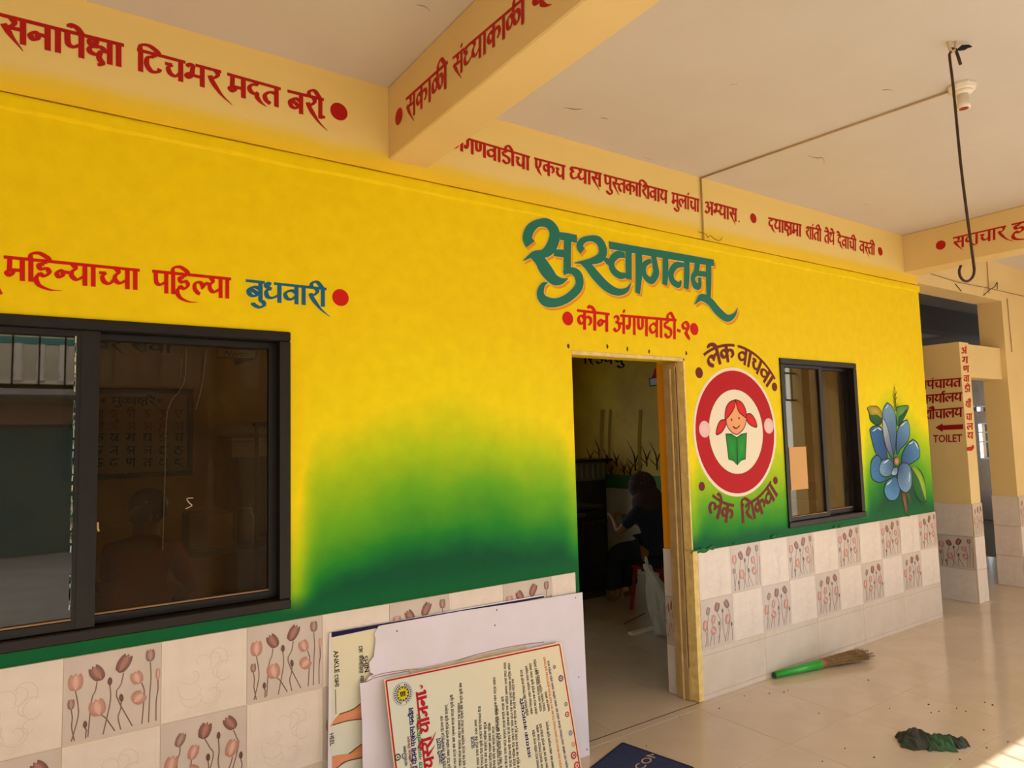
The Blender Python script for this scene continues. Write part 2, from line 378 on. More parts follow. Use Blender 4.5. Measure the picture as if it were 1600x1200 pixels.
# half forms: the glyph without its upright
for hname, src, adv in (('n-','n',.52),('c-','c',.60),('l-','l',.70),('s-','s',.60),('dh-','dh',.58),('bh-','bh',.56),('p-','p',.5),('g-','g',.42),('sh-','sh',.55)):
    a_, hs_, b_, st_ = G[src]
    G[hname] = (adv, hs_, None, [s for s in st_ if not (s[0] == 'L' and abs(s[1][0][0]-b_) < .01 and s[1][1][1] < 0)])
def layout(toks):
    """list of (strokes) and headline spans for one word, in letter heights"""
    x = 0; st = []; hl = []; bar = .3; start = 0
    for tk in toks.split():
        if tk == 'i':            # short i, drawn before its consonant
            st.append(('L', [(x+.14,.98),(x+.14,-.04)])); st.append(('', [(x+.12,.98),(x+.16,1.26),(x+.46,1.34),(x+.78,1.16),(x+.86,1.0)])); hl.append((x, x+.34)); x += .30; continue
        if tk == 'ii':
            st.append(('L', [(x+.14,.98),(x+.14,-.04)])); st.append(('', [(x-.42,.98),(x-.40,1.24),(x-.14,1.34),(x+.14,.98)])); hl.append((x-.05, x+.32)); bar = x+.14; x += .32; continue
        if tk in ('e','o','ai','au'):
            if tk in ('o','au'): st.append(('L', [(x+.14,.98),(x+.14,-.04)])); hl.append((x-.05, x+.32)); bar = x+.14; x += .32
            st.append(('>', [(bar-.44,1.30),(bar-.34,1.28),(bar-.14,1.20),(bar,1.0)])) if False else st.append(('', [(bar-.42,1.18),(bar-.38,1.32),(bar-.14,1.24),(bar+.02,1.0)]))
            if tk in ('ai','au'): st.append(('', [(bar-.2,1.38),(bar-.08,1.42),(bar+.04,1.24),(bar+.08,1.0)]))
            continue
        if tk == 'u': st.append(('', [(bar-.02,0),(bar+.14,-.10),(bar+.14,-.28),(bar-.06,-.38),(bar-.30,-.26),(bar-.34,-.16)])); continue
        if tk == 'uu': st.append(('', [(bar,0),(bar-.2,-.1),(bar-.14,-.26),(bar+.1,-.36)])); continue
        if tk == 'M': st.append(('L', [(bar-.04,1.30),(bar+.07,1.22)])); continue
        if tk == 'ref': st.append(('', [(bar-.02,1.0),(bar-.14,1.18),(bar-.02,1.34),(bar+.14,1.28)])); continue
        if tk == 'H': st.append(('>', [(bar-.1,-.12),(bar+.1,-.2),(bar+.3,-.42)])); continue
        if tk == 'rr': st.append(('>', [(bar,.25),(bar-.2,.1),(bar-.36,-.06)])); continue
        a_, hs, b_, ss = G[tk]
        for k, pts in ss: st.append((k, [(px+x, py) for px, py in pts]))
        if hs is not None: hl.append((x+a_*hs if hs else x-.03, x+a_+.02))
        bar = x+(b_ if b_ is not None else a_*.5); x += a_
    return st, hl, x
def word(mb, toks, frame, col, n=5, a=.098, b=.05, layer0=0):
    """frame(s, y, layer): s in 0..1 along the word, y in letter heights (1 = headline)"""
    st, hl, w = layout(toks); k = layer0
    wf = lambda x, y, l: frame(x/w, y, l)
    for a0, a1 in hl:
        P = [(a0+(a1-a0)*i/4, 1.0) for i in range(5)]
        ribbon(mb, P, wf, col, a, max(b, .055), layer=k, n=1); k += 1
    for kd, pts in st:
        tp = (1,1)
        if kd == '~': tp = (1, .12)
        if kd == '>': tp = (1, .3)
        if kd == 'L': pts = [tuple(p+(q-p)*i/4 for p, q in zip(pts[0], pts[1])) for i in range(5)]
        ribbon(mb, pts, wf, col, a, b, tp, k, 1 if kd == 'L' else n); k += 1
    return k
EPS = .00006
def pxframe(plane, nrm, p0, p1, h0, h1):
    """frame from the two headline ends in the photograph and the letter height in pixels at each end"""
    A, B = plane(*p0), plane(*p1); A1, B1 = plane(p0[0], p0[1]+h0), plane(p1[0], p1[1]+h1)
    N = Vector(nrm)
    def f(s, y, l):
        T = A.lerp(B, s); D = A1.lerp(B1, s); return T+(T-D)*(y-1)+N*(.0012+EPS*l)
    return f
def px_word(parent, toks, p0, p1, h0, h1, col, plane=W, nrm=(0,-1,0), name='painted_word', n=5, a=.098, b=.05):
    mb = MB(); word(mb, toks, pxframe(plane, nrm, p0, p1, h0, h1), col, n, a, b)
    return mb.build(name, paint, parent, recalc=False)
def disc(mb, c, r, nrm, col, layer=0, n=28, r2=None, rim=None):
    N = Vector(nrm); u = Vector((0,0,1)) if abs(N.z) < .9 else Vector((0,1,0)); u = (u-N*u.dot(N)).normalized(); v = N.cross(u)
    c = Vector(c)+N*(.0012+EPS*layer)
    if r2 is None:
        vs = [c]+[c+(v*math.cos(2*PI*k/n)+u*math.sin(2*PI*k/n))*r for k in range(n)]
        mb.add(vs, [(0,1+k,1+(k+1)%n) for k in range(n)], [col]+[rim or col]*n)
    else:
        vs = [c+(v*math.cos(2*PI*k/n)+u*math.sin(2*PI*k/n))*q for q in (r, r2) for k in range(n)]
        mb.add(vs, [(k,(k+1)%n,n+(k+1)%n,n+k) for k in range(n)], col)
def px_disc(parent, p, rpx, col, plane=W, nrm=(0,-1,0), name='painted_dot'):
    c = plane(*p); r = (plane(p[0], p[1]-rpx)-plane(p[0], p[1]+rpx)).length/2
    mb = MB(); disc(mb, c, r, nrm, col); return mb.build(name, paint, parent, recalc=False)
def shape(mb, pts, mapf, rim, mid=None, layer=0, n=4, closed=True):
    """smooth closed outline as a fan; rim colour to middle colour"""
    P = pts
    if n > 1:
        Q = pts[-2:]+pts+pts[:2]; R = catmull(Q, n); P = R[2*n:-2*n]
    cx = sum(p[0] for p in P)/len(P); cy = sum(p[1] for p in P)/len(P)
    vs = [mapf(cx, cy, layer)]+[mapf(p[0], p[1], layer) for p in P]; k = len(P)
    mb.add(vs, [(0,1+i,1+(i+1)%k) for i in range(k)], [mid or rim]+[rim]*k)
def latin(mb, txt, frame, col, bold=False, layer=0, shear=0):
    """frame(s, y, layer) as for word(); capitals run from y=0 to y=1"""
    cu = bpy.data.curves.new('t', 'FONT'); cu.body = txt; cu.size = 1; cu.shear = shear
    cu.resolution_u = 2
    if bold: cu.offset = .02
    ob = bpy.data.objects.new('t', cu); COL.objects.link(ob)
    dg = bpy.context.evaluated_depsgraph_get(); me = bpy.data.meshes.new_from_object(ob.evaluated_get(dg))
    xs = [v.co.x for v in me.vertices]; x0, x1 = min(xs), max(xs)
    mb.add([frame((v.co.x-x0)/(x1-x0), v.co.y/.7, layer) for v in me.vertices], [tuple(p.vertices) for p in me.polygons], col)
    bpy.data.objects.remove(ob); bpy.data.curves.remove(cu); bpy.data.meshes.remove(me)

RED = (176,26,20); DRED = (150,22,24)

# ================================================================== THE SETTING
ZC = 3.36          # ceiling
YF = -3.75         # open front of the veranda
# floor slab and its big polished tiles
slab = struct(MB().box(-3.2, 14, YF-.3, 6.2, -.2, -.012).build('floor', grout))
tl = None
FT = .61
for i in range(-6, 18):
    for j in range(-6, 9):
        x0 = 3.33-FT+FT*i; y0 = -.675+FT*j - 0
        x1, y1 = x0+FT, y0+FT
        if x1 > 13.8 or x0 < -3.2 or y0 < YF-.25: continue
        if y0 > .3 and (x0 > 9.5 or x0 < -1.2 or y0 > 4.3): continue
        c = Vector(((x0+x1)/2, (y0+y1)/2, 0))
        if tl is None:
            tl = MB().box(c.x-FT/2+.0012, c.x+FT/2-.0012, c.y-FT/2+.0012, c.y+FT/2-.0012, -.012, 0, bev=.001).build('floor_tile', floor_m, slab)
            tl.data.transform(Matrix.Translation(-c)); tl.location = c
        else: piece(tl, slab, c)

# facade wall between veranda and classroom
DX0, DX1, DZ = 2.490, 3.41, 2.125
W1 = (-.85, .912, .958, 2.127); W2 = (4.42, 5.425, .962, 2.174)
XE = 6.57; TW = .23; ZB = 2.93
wf = MB()
def seg(x0, x1, z0, z1): wf.box(x0, x1, 0, TW, z0, z1)
seg(-3, W1[0], 0, ZB); seg(W1[0], W1[1], 0, W1[2]); seg(W1[0], W1[1], W1[3], ZB); seg(W1[1], DX0, 0, ZB)
seg(DX0, DX1, DZ, ZB); seg(DX1, W2[0], 0, ZB); seg(W2[0], W2[1], 0, W2[2]); seg(W2[0], W2[1], W2[3], ZB); seg(W2[1], XE, 0, ZB)
wall = struct(wf.build('wall_front', ground))
wall['label'] = 'yellow and green painted outer wall of the classroom'
# uneven plaster ridge under the beam
mb = MB(); N = 60; vs = []
for i in range(N+1):
    x = -3+(XE+3)*i/N; d = .010+.006*math.sin(i*1.7)+random.uniform(-.002,.002); zz = 2.866+random.uniform(-.004,.004)
    vs += [(x, 0, 2.922), (x, -d, 2.920), (x, -d*.9, zz+.012), (x, 0, zz)]
mb.add(vs, [(4*i+k, 4*i+k+1, 4*i+5+k, 4*i+4+k) for i in range(N) for k in range(3)])
mb.build('plaster_ridge', ground, wall)
# worn plaster lip round the doorway
mb = MB()
mb.box(DX1-.008, DX1+.034, -.012, .045, 0, .92, bev=.008)
mb.box(DX1-.006, DX1+.006, -.004, .045, .92, DZ+.0, bev=.003)
mb.box(DX0-.002, DX1+.006, -.004, .03, DZ-.018, DZ+.006, bev=.004)
mb.build('doorway_plaster_lip', plaster_edge, wall)
# door frame posts and head
df = struct(thing('door_1', '', '', (2.95, .1, 0))); del df['label']; del df['category']
MB().box(DX1-.030, DX1+.002, .045, .150, 0, DZ-.02, bev=.006).build('door_post', wood, df)
MB().box(DX1-.022, DX1-.0305, .045, .052, .2, DZ-.05).box(DX1-.034,DX1-.03,.085,.095,.0,DZ-.06).build('door_post_bead', plaster_edge, df)

# ceiling and beams
ceil = struct(MB().box(-3.2, 14, YF-.3, 4.62, ZC, ZC+.15).box(6.45, 14, 4.62, 5.2, ZC, ZC+.15).build('ceiling', ceilm))
beam = struct(MB().box(-3.2, XE, 0, TW, ZB+.006, ZC).build('trim_1', beamm))
beam2 = struct(MB().box(1.388, 1.600, YF, -.001, 3.0, ZC, bev=.006).build('trim_2', cream))
beam3 = struct(MB().box(6.345, 6.56, YF, -.001, 3.02, ZC, bev=.006).build('trim_3', cream))
beam4 = struct(MB().box(-3.2, 14, YF-.22, YF, 3.0, ZC).build('trim_4', cream))
beam5 = struct(MB().box(XE, 12, 0, TW, 2.955, ZC).build('trim_5', cream))
# classroom shell
inner_y = mat('inner_yellow', (214,180,24), .6, noise=(1.6,(170,130,30),.8))
wright = struct(MB().box(6.0, 6.12, TW, 4.6, 0, ZC).build('wall_right', inner_y))
wback = struct(MB().box(-3.2, 3.4, 4.5, 4.62, 0, ZC).box(4.5, 6.12, 4.5, 4.62, 0, ZC).box(3.4, 4.5, 4.5, 4.62, 0, 1.0).box(3.4, 4.5, 4.5, 4.62, 2.2, ZC).build('wall_back', inner_y))
w4 = struct(MB().box(3.4, 4.5, 4.53, 4.58, 1.0, 1.04).box(3.4, 4.5, 4.53, 4.58, 2.16, 2.2).box(3.93, 3.97, 4.53, 4.58, 1.04, 2.16).build('window_added', alum))  # unseen back-wall opening, added to let more daylight into the classroom
struct(MB().box(-3.2, -3.0, YF-.22, 4.62, 0, ZC).build('wall_left', cream))
dado = struct(MB().box(5.985, 6.0, TW, 4.5, 0, 1.0).build('trim_6', mat('inner_white_dado', (200,190,170), .4)))
# passage to the right: partition, pillar, lintel, far room
part = struct(MB().box(7.30, 7.50, 0, 3.2, 0, 2.46).build('wall_partition', cream))
pill = struct(MB().box(8.36, 9.7, 0, .23, 0, 2.955).build('wall_pillar', cream))
struct(MB().box(7.5, 8.36, .05, .22, 2.13, 2.46).build('trim_7', cream))
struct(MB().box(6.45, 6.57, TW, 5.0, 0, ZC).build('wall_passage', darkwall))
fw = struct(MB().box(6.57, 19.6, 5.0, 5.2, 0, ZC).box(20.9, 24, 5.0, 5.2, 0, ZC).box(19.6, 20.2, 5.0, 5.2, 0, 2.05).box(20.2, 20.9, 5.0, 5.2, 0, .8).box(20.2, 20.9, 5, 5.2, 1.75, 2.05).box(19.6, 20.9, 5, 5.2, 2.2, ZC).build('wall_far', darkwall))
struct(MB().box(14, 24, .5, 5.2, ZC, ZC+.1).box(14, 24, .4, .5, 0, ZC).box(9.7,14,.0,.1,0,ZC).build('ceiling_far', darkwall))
struct(MB().box(14, 24, .3, 5.2, -.2, -.001).build('floor_far', grout))
struct(MB().box(6.6, 14, 1.6, 1.85, 3.02, ZC).build('trim_8', mat('grey_beam', (120,112,104), .7)))
struct(MB().box(11, 11.2, YF-.3, 0, 0, ZC).build('wall_end_added', cream))  # unseen wall, added to keep sky light out at the open right end
# window far away through the passage: frame with bright yard behind
fwin = thing('window_3', 'x', 'x', (20.2, 5.0, .8)); del fwin['label']; del fwin['category']; struct(fwin)
for x in (19.62, 20.25, 20.86): MB().box(x-.02, x+.02, 5.02, 5.1, .8, 2.25).build('bar', alum, fwin)
for z in (.82, 1.25, 1.5, 1.73, 2.18): MB().box(19.6, 20.9, 5.03, 5.09, z-.02, z+.02).build('bar', alum, fwin)

# veranda front: columns, upper iron grille, low kerb
for k, x in enumerate((-2.6, 1.38, 6.34, 10.6)):
    struct(MB().box(x, x+.23, YF-.22, YF, 0, 3.0, bev=.005).build('trim_%d' % (9+k), cream))
grl = thing('iron_grille', 'iron bar grille hung below the front beam of the veranda', 'grille', (2.0, YF-.1, 3.0))
for z in (2.17, 2.62, 2.97): MB().box(-2.4, 10.6, YF-.125, YF-.095, z-.014, z+.014).build('rail', steel, grl)
gb = None
for i in range(72):
    x = -2.3+.18*i
    if x > 10.5: break
    if gb is None: gb = MB().box(x-.007, x+.007, YF-.117, YF-.103, 2.17, 2.99).build('bar', steel, grl); gx = x
    else: piece(gb, grl, Vector((x-gx, 0, 0))+ORG[grl.name])
# yard and the house across it
struct(MB().box(-40, 50, -40, YF-.3, -.5, -.12).build('ground', concrete))
house = thing('house', 'pale two-storey house across the yard seen mirrored in the left window', 'house', (1, -11.5, -.12))
MB().box(-9, 12, -15, -11.5, -.12, 7.5).build('wall', housem, house)
MB().box(-9, 12, -11.5, -10.4, 2.55, 2.72).build('balcony_slab', concrete, house)
MB().box(-9, 12, -10.46, -10.34, 3.36, 3.46).build('top_rail', teal, house)
MB().box(-9, 12, -10.46, -10.40, 2.70, 2.78).build('bottom_rail', white_pl, house)
MB().box(-4.5, 3.5, -11.6, -11.46, -.1, 2.35).build('shop_shutter', mat('teal_shutter', (70,104,96), .6), house)
MB().box(-4.5, 3.5, -11.4, -11.30, 2.1, 2.45).build('sign_board', mat('faded_sign', (150,120,96), .7), house)
for x in (-6.5, 5.0, 8.0): MB().box(x, x+.9, -11.6, -11.45, -.1, 2.0).build('door', dark_wood, house)
for x in (-7, -3, 1, 5, 9): MB().box(x, x+1.1, -11.6, -11.46, 3.6, 4.8).build('window', alum, house)
bl = None
for i in range(100):
    x = -8.9+.30*i
    if x > 12: break
    if bl is None:
        bl = MB().lathe((x, -10.4, 2.76), [(.07,0),(.07,.04),(.035,.08),(.08,.2),(.045,.36),(.07,.5),(.07,.6)], 8).build('baluster', white_pl, house, smooth=True); bx0 = x
    else: piece(bl, house, Vector((x-bx0,0,0))+ORG[house.name])
for i in range(6): MB().box(-8.9+4*i, -8.5+4*i, -10.5, -10.3, 2.7, 3.42).build('pier', housem, house)

# ================================================================== WALL TILES
def tulips(mb, seed, w, h):
    """printed tulips on a w x h tile whose face looks to -y, lower left corner at the origin"""
    rd = random.Random(seed)
    if seed == 1:
        fl = [(.12,.70,.075,.10,0,'p'),(.33,.76,.07,.10,.5,'d'),(.60,.82,.07,.11,-.5,'d'),(.88,.86,.05,.075,0,'m'),(.08,.46,.035,.06,0,'m'),(.34,.36,.085,.10,.2,'p'),(.74,.62,.065,.08,.3,'p'),(.76,.38,.085,.07,-.9,'p'),
              (.46,.64,.028,.05,0,'b'),(.58,.42,.026,.05,.1,'b'),(.22,.20,.024,.045,0,'b'),(.965,.62,.02,.07,0,'p')]
        stems = [((.12,.60),(.15,.3),(.09,.04)),((.33,.66),(.28,.46),(.25,.05)),((.60,.71),(.53,.45),(.70,.06)),((.88,.78),(.88,.4),(.87,.06)),((.08,.41),(.09,.2),(.12,.04)),((.38,.27),(.46,.16),(.52,.05)),
                 ((.79,.55),(.82,.4),(.80,.06)),((.46,.60),(.46,.35),(.40,.04)),((.58,.38),(.55,.2),(.58,.05)),((.22,.16),(.23,.1),(.23,.04)),((.965,.56),(.95,.3),(.95,.06))]
    else:
        fl = [(.22,.76,.055,.085,-.4,'m'),(.50,.80,.075,.10,-.3,'d'),(.80,.82,.07,.10,.6,'d'),(.12,.48,.075,.11,-.2,'p'),(.37,.57,.06,.09,-.3,'p'),(.36,.34,.08,.08,.9,'p'),(.82,.50,.075,.11,-.3,'p'),
              (.66,.70,.026,.05,0,'b'),(.54,.46,.026,.05,0,'b'),(.93,.38,.026,.05,0,'b')]
        stems = [((.22,.68),(.19,.5),(.17,.05)),((.50,.70),(.60,.45),(.48,.05)),((.84,.72),(.90,.5),(.78,.05)),((.12,.37),(.14,.2),(.10,.05)),((.35,.48),(.30,.25),(.24,.05)),((.36,.26),(.36,.15),(.38,.05)),
                 ((.83,.39),(.76,.2),(.70,.05)),((.66,.65),(.66,.35),(.72,.05)),((.54,.41),(.54,.2),(.52,.05)),((.93,.33),(.94,.2),(.93,.05))]
    P = {'p':((172,116,102),(206,162,148)),'d':((104,62,56),(160,108,96)),'m':((120,86,80),(168,134,124)),'b':((78,42,40),(112,68,62))}
    mf = lambda x, y, l: Vector((x*w, -.0006-EPS*l, y*h))
    for k, s in enumerate(stems):
        ribbon(mb, [s[0], ((s[0][0]+s[1][0])/2+.01, (s[0][1]+s[1][1])/2), s[1], s[2]], mf, (116,88,74), .0068, .0068, layer=k, n=3)
    for k, (cx, cy, rx, ry, an, kd) in enumerate(fl):
        rim, mid = P[kd]; c, s_ = math.cos(an), math.sin(an)
        def T(u, v): return (cx+(u*rx*c-v*ry*s_), cy+(u*rx*s_+v*ry*c))
        o = [T(0,-1),T(.75,-.75),T(1,0),T(.85,.7),T(.55,1.0),T(.25,.72),T(0,1.08),T(-.3,.75),T(-.6,1.0),T(-.95,.5),T(-1,-.1),T(-.7,-.8)] if kd != 'b' else [T(0,-1),T(.8,-.4),T(.7,.5),T(0,1),T(-.7,.5),T(-.8,-.4)]
        shape(mb, o, mf, rim, mid, layer=16+2*k, n=2)
        if kd != 'b': shape(mb, [T(0,-.9),T(.38,-.3),T(.3,.5),T(0,.9),T(-.3,.5),T(-.38,-.3)], mf, mid, tuple(min(255,int(q*1.06)) for q in mid), layer=17+2*k, n=2)
def tile_proto(kind, w, h):
    mb = MB(); mb.box(.0012, w-.0012, -.0005, .008, .0012, h-.0012, bev=.0012)
    if kind == 'plain':   # raised inner border
        for a0, a1, b0, b1 in ((.012,w-.012,.012,.016),(.012,w-.012,h-.016,h-.012),(.012,.016,.016,h-.016),(w-.016,w-.012,.016,h-.016)):
            mb.box(a0, a1, -.0012, 0, b0, b1)
        # embossed scrolls
        rd = random.Random(3)
        n1_ = len(mb.f)
        for q in range(11):
            cx, cy, r0 = rd.uniform(.07,w-.07), rd.uniform(.07,h-.07), rd.uniform(.03,.06); a0 = rd.uniform(0,6)
            P = [(cx+r0*(1-t/9)*math.cos(a0+t*.6), cy+r0*(1-t/9)*math.sin(a0+t*.6)) for t in range(8)]
            ribbon(mb, P, lambda x, y, l: Vector((x, -.0010-EPS*l, y)), (208,192,178), .0011, .0009, layer=q, n=2)
        for i in range(n1_, len(mb.f)): mb.mi[i] = 1
    if kind == 'base':
        for z in (.034, h-.034): mb.box(.004, w-.004, -.0011, 0, z-.0011, z+.0011, mi=1)
    n0 = len(mb.f)
    if kind.startswith('tulip'):
        tulips(mb, int(kind[-1]), w, h)
        nb = 5*2+4-2
        for i in range(n0, len(mb.f)): mb.mi[i] = 1
    base = {'plain': tile_plain, 'base': tile_base}.get(kind, tile_decor)
    sec = {'plain': tile_print, 'base': mat('tile_line', (150,130,114), .4)}.get(kind, tile_print)
    if kind == 'plain':
        pass
    me_o = mb.build('wall_tile', [base, sec], None, recalc=False)
    me = me_o.data; bpy.data.objects.remove(me_o); return me
TM = {k: tile_proto(k, .3075, .3015) for k in ('plain', 'tulip1', 'tulip2')}
TM['base'] = tile_proto('base', .615, .303)
def put_tile(kind, parent, x, z, w, h, y=-.0085, axis='x', name='wall_tile', yy=0):
    o = bpy.data.objects.new(name, TM[kind]); COL.objects.link(o); o.parent = parent
    bw = .615 if kind == 'base' else .3075; bh = .303 if kind == 'base' else .3015
    o.scale = (w/bw, 1, h/bh)
    if axis == 'x': o.location = (x, y, z)
    else:           # face looking to -x, running backwards from yy
        o.rotation_euler = (0,0,-PI/2); o.location = (x-.0085, yy, z)
    return o
xsR = [3.452+.3110*i for i in range(11)]; xsR[-1] = XE-.001
gm_ = mat('tile_grout', (222,206,184), .8)
MB().box(DX1+.036, XE-.001, -.0062, 0, 0, .908).build('grout_bed', gm_, wall); MB().box(-2.69, DX0-.033, -.0062, 0, 0, .908).build('grout_bed', gm_, wall)
def row(xs, z, h, kinds, parent=wall):
    for i in range(len(xs)-1): put_tile(kinds(i), parent, xs[i], z, xs[i+1]-xs[i], h)
row(xsR, .304, .301, lambda i: 'tulip2' if i % 2 == 0 else 'plain')
row(xsR, .606, .303, lambda i: 'tulip1' if i % 2 == 1 else 'plain')
row([3.446, 4.078, 4.690, 5.310, 5.925, XE-.001], 0, .303, lambda i: 'base')
xsL = [-2.69+.3115*i for i in range(17)]
xsL = [x for x in xsL if x < DX0-.04]+[DX0-.032]
xi = min(range(len(xsL)), key=lambda i: abs(xsL[i]-.113))
row(xsL, .606, .303, lambda i: 'tulip1' if (i-xi) % 2 == 0 else 'plain')
row(xsL, .304, .301, lambda i: 'tulip2' if (i-xi) % 2 == 1 else 'plain')
row(xsL[::2]+[xsL[-1]] if len(xsL) % 2 == 0 else xsL[::2], 0, .303, lambda i: 'base')
# partition and pillar tiles
for k, kd in enumerate(('plain', 'tulip1', 'plain')):
    for j in range(6): put_tile(kd if k != 1 or j % 2 == 0 else 'plain', part, 7.30, .307*k, .32, .305, axis='y', yy=.005+.32*(j+1))
for k, kd in enumerate(('plain', 'plain', 'tulip2')): put_tile(kd, part, 7.295, .307*k, .205, .305)
for k in range(3): put_tile('plain', pill, 8.36, .307*k, .235, .305, axis='y', yy=.235)
for k in range(3):
    for j in range(4): put_tile('tulip2' if (k+j) % 2 == 0 else 'plain', pill, 8.355+.31*j, .307*k, .31, .305)
# tiles on the right-hand reveal of the doorway
for k in range(3): put_tile('tulip1' if k == 1 else 'plain', wall, DX1, .303*k, .085, .303, axis='y', yy=.236)
MB().box(DX1-.004, DX1+.001, .151, .232, .91, DZ-.02).build('door_reveal_paint', mat('orange_reveal', (226,150,10), .6), wall)
# rough mortar / paint drips over the top edge of the tiles
mb = MB()
for (u, v, s) in ((1088,862,13),(1100,860,12),(1112,856,9),(1210,838,8),(1218,836,6),(1306,824,7),(1314,823,6),(1150,849,4),(1420,806,4)):
    c = W(u, v, -.010); shape(mb, [(c.x+s*.0026*math.cos(t)*1.5, c.z+s*.0016*math.sin(t)*random.uniform(.6,1.2)) for t in [k*PI/5 for k in range(10)]], lambda x, y, l: Vector((x, -.0102-EPS*l, y)), (20,92,44), (30,112,40), layer=int(s))
mb.build('paint_drip', paint, wall, recalc=False)
for (u, v) in ((888,540),(949,541),(980,545),(1014,549),(1072,552)):
    c = W(u, v); mb = MB(); shape(mb, [(c.x+random.uniform(.006,.012)*math.cos(t), c.z+random.uniform(.008,.02)*math.sin(t)) for t in [k*PI/3 for k in range(6)]], lambda x, y, l: Vector((x, -.0012, y)), (110,70,20), (70,44,20), n=2)
    mb.build('plaster_hole', paint, wall, recalc=False)

# ================================================================== WINDOWS
def bx(parent, name, x0, x1, y0, y1, z0, z1, m=alum, bev=.004): return MB().box(x0, x1, y0, y1, z0, z1, bev=bev).build(name, m, parent)
w1 = thing('window_1', 'x', 'x', (0, .05, W1[2])); del w1['label']; del w1['category']; struct(w1)
X0, X1, Z0, Z1 = W1
bx(w1, 'frame_top', X0, X1, -.012, .10, Z1-.042, Z1); bx(w1, 'frame_bottom', X0, X1, -.016, .10, Z0, Z0+.040)
bx(w1, 'frame_jamb', X1-.045, X1, -.012, .10, Z0+.04, Z1-.042); bx(w1, 'frame_jamb', X0, X0+.045, -.012, .10, Z0+.04, Z1-.042)
def sash(parent, x0, x1, y, z0, z1, wl, wr, wb, wt, gm):
    s = bx(parent, 'sash', x0, x0+wl, y, y+.03, z0, z1)
    bx(parent, 'sash_stile', x1-wr, x1, y, y+.03, z0, z1); bx(parent, 'sash_rail', x0+wl, x1-wr, y, y+.03, z0, z0+wb); bx(parent, 'sash_rail', x0+wl, x1-wr, y, y+.03, z1-wt, z1)
    MB().box(x0+wl-.003, x1-wr+.003, y+.012, y+.017, z0+wb-.003, z1-wt+.003).build('pane', gm, parent)
    g_ = MB()
    g_.box(x0+wl, x1-wr, y-.0015, y+.012, z0+wb, z0+wb+.005); g_.build('glazing_bead', mat('dusty_bead', (150,120,90), .8), parent)
sash(w1, .146, X1-.03, .045, Z0+.04, Z1-.04, .062, .046, .036, .032, glass)
sash(w1, X0+.04, .162, .005, Z0+.04, Z1-.04, .05, .030, .036, .030, glass_r)
bx(w1, 'interlock', .146, .205, .0, .036, Z0+.04, Z1-.04)
w2 = thing('window_2', 'x', 'x', (4.9, .05, W2[2])); del w2['label']; del w2['category']; struct(w2)
X0, X1, Z0, Z1 = W2
bx(w2, 'frame_top', X0, X1, -.012, .10, Z1-.042, Z1); bx(w2, 'frame_bottom', X0, X1, -.016, .10, Z0, Z0+.040)
bx(w2, 'frame_jamb', X1-.045, X1, -.012, .10, Z0+.04, Z1-.042); bx(w2, 'frame_jamb', X0, X0+.035, -.012, .10, Z0+.04, Z1-.042)
sash(w2, X0+.02, 4.96, .005, Z0+.04, Z1-.04, .03, .04, .03, .025, glass_b)
sash(w2, 4.92, X1-.04, .045, Z0+.04, Z1-.04, .06, .04, .036, .025, glass_b)
nt_ = tag(MB().box(4.500, 4.710, .012, .0155, 1.222, 1.530).build('paper_notice', mat('brown_paper', (214,164,104), .8), loc=(4.6, .014, 1.22)), 'blank brown paper sheet stuck on the small window', 'paper')
# scratches and dried drips on the panes
mb = MB()
for P in ([(291,545),(287,600),(262,640),(258,740),(254,860)],[(322,548),(316,600),(306,640)],[(305,1)] and [(284,560),(282,590)]):
    Q = [W(u, v, .044) for u, v in P]; ribbon(mb, [(q.x, q.z) for q in Q], lambda x, y, l: Vector((x, .0435-EPS*l, y)), (70,58,42), .002, .0014, n=3)
Q = [W(u, v, .044) for u, v in ((302,778),(292,779),(296,786),(300,790),(290,795))]
ribbon(mb, [(q.x, q.z) for q in Q], lambda x, y, l: Vector((x, .0435, y)), (200,180,160), .0016, .0014, n=3)
Q = [W(u, v, .044) for u, v in ((153,816),(153,826),(155,830))]
ribbon(mb, [(q.x, q.z) for q in Q], lambda x, y, l: Vector((x, .0435, y)), (220,190,130), .003, .003, n=3)
for i in range(26):
    q = W(random.uniform(165,410), random.uniform(600,930), .044); disc(mb, q, random.uniform(.001,.002), (0,-1,0), (120,108,88), n=6)
mb.build('pane_stain', paint_dull, w1, recalc=False)
mb = MB()
for i in range(60):
    z = random.uniform(1.03, 2.03); ribbon(mb, [(.127+random.uniform(-.002,.002), z), (.127, z+random.uniform(.01,.04))], lambda x, y, l: Vector((x, .0035, y)), random.choice([(170,180,170),(120,160,150),(200,190,160)]), .002, .002, n=1)
mb.build('tape_residue', paint_dull, w1, recalc=False)

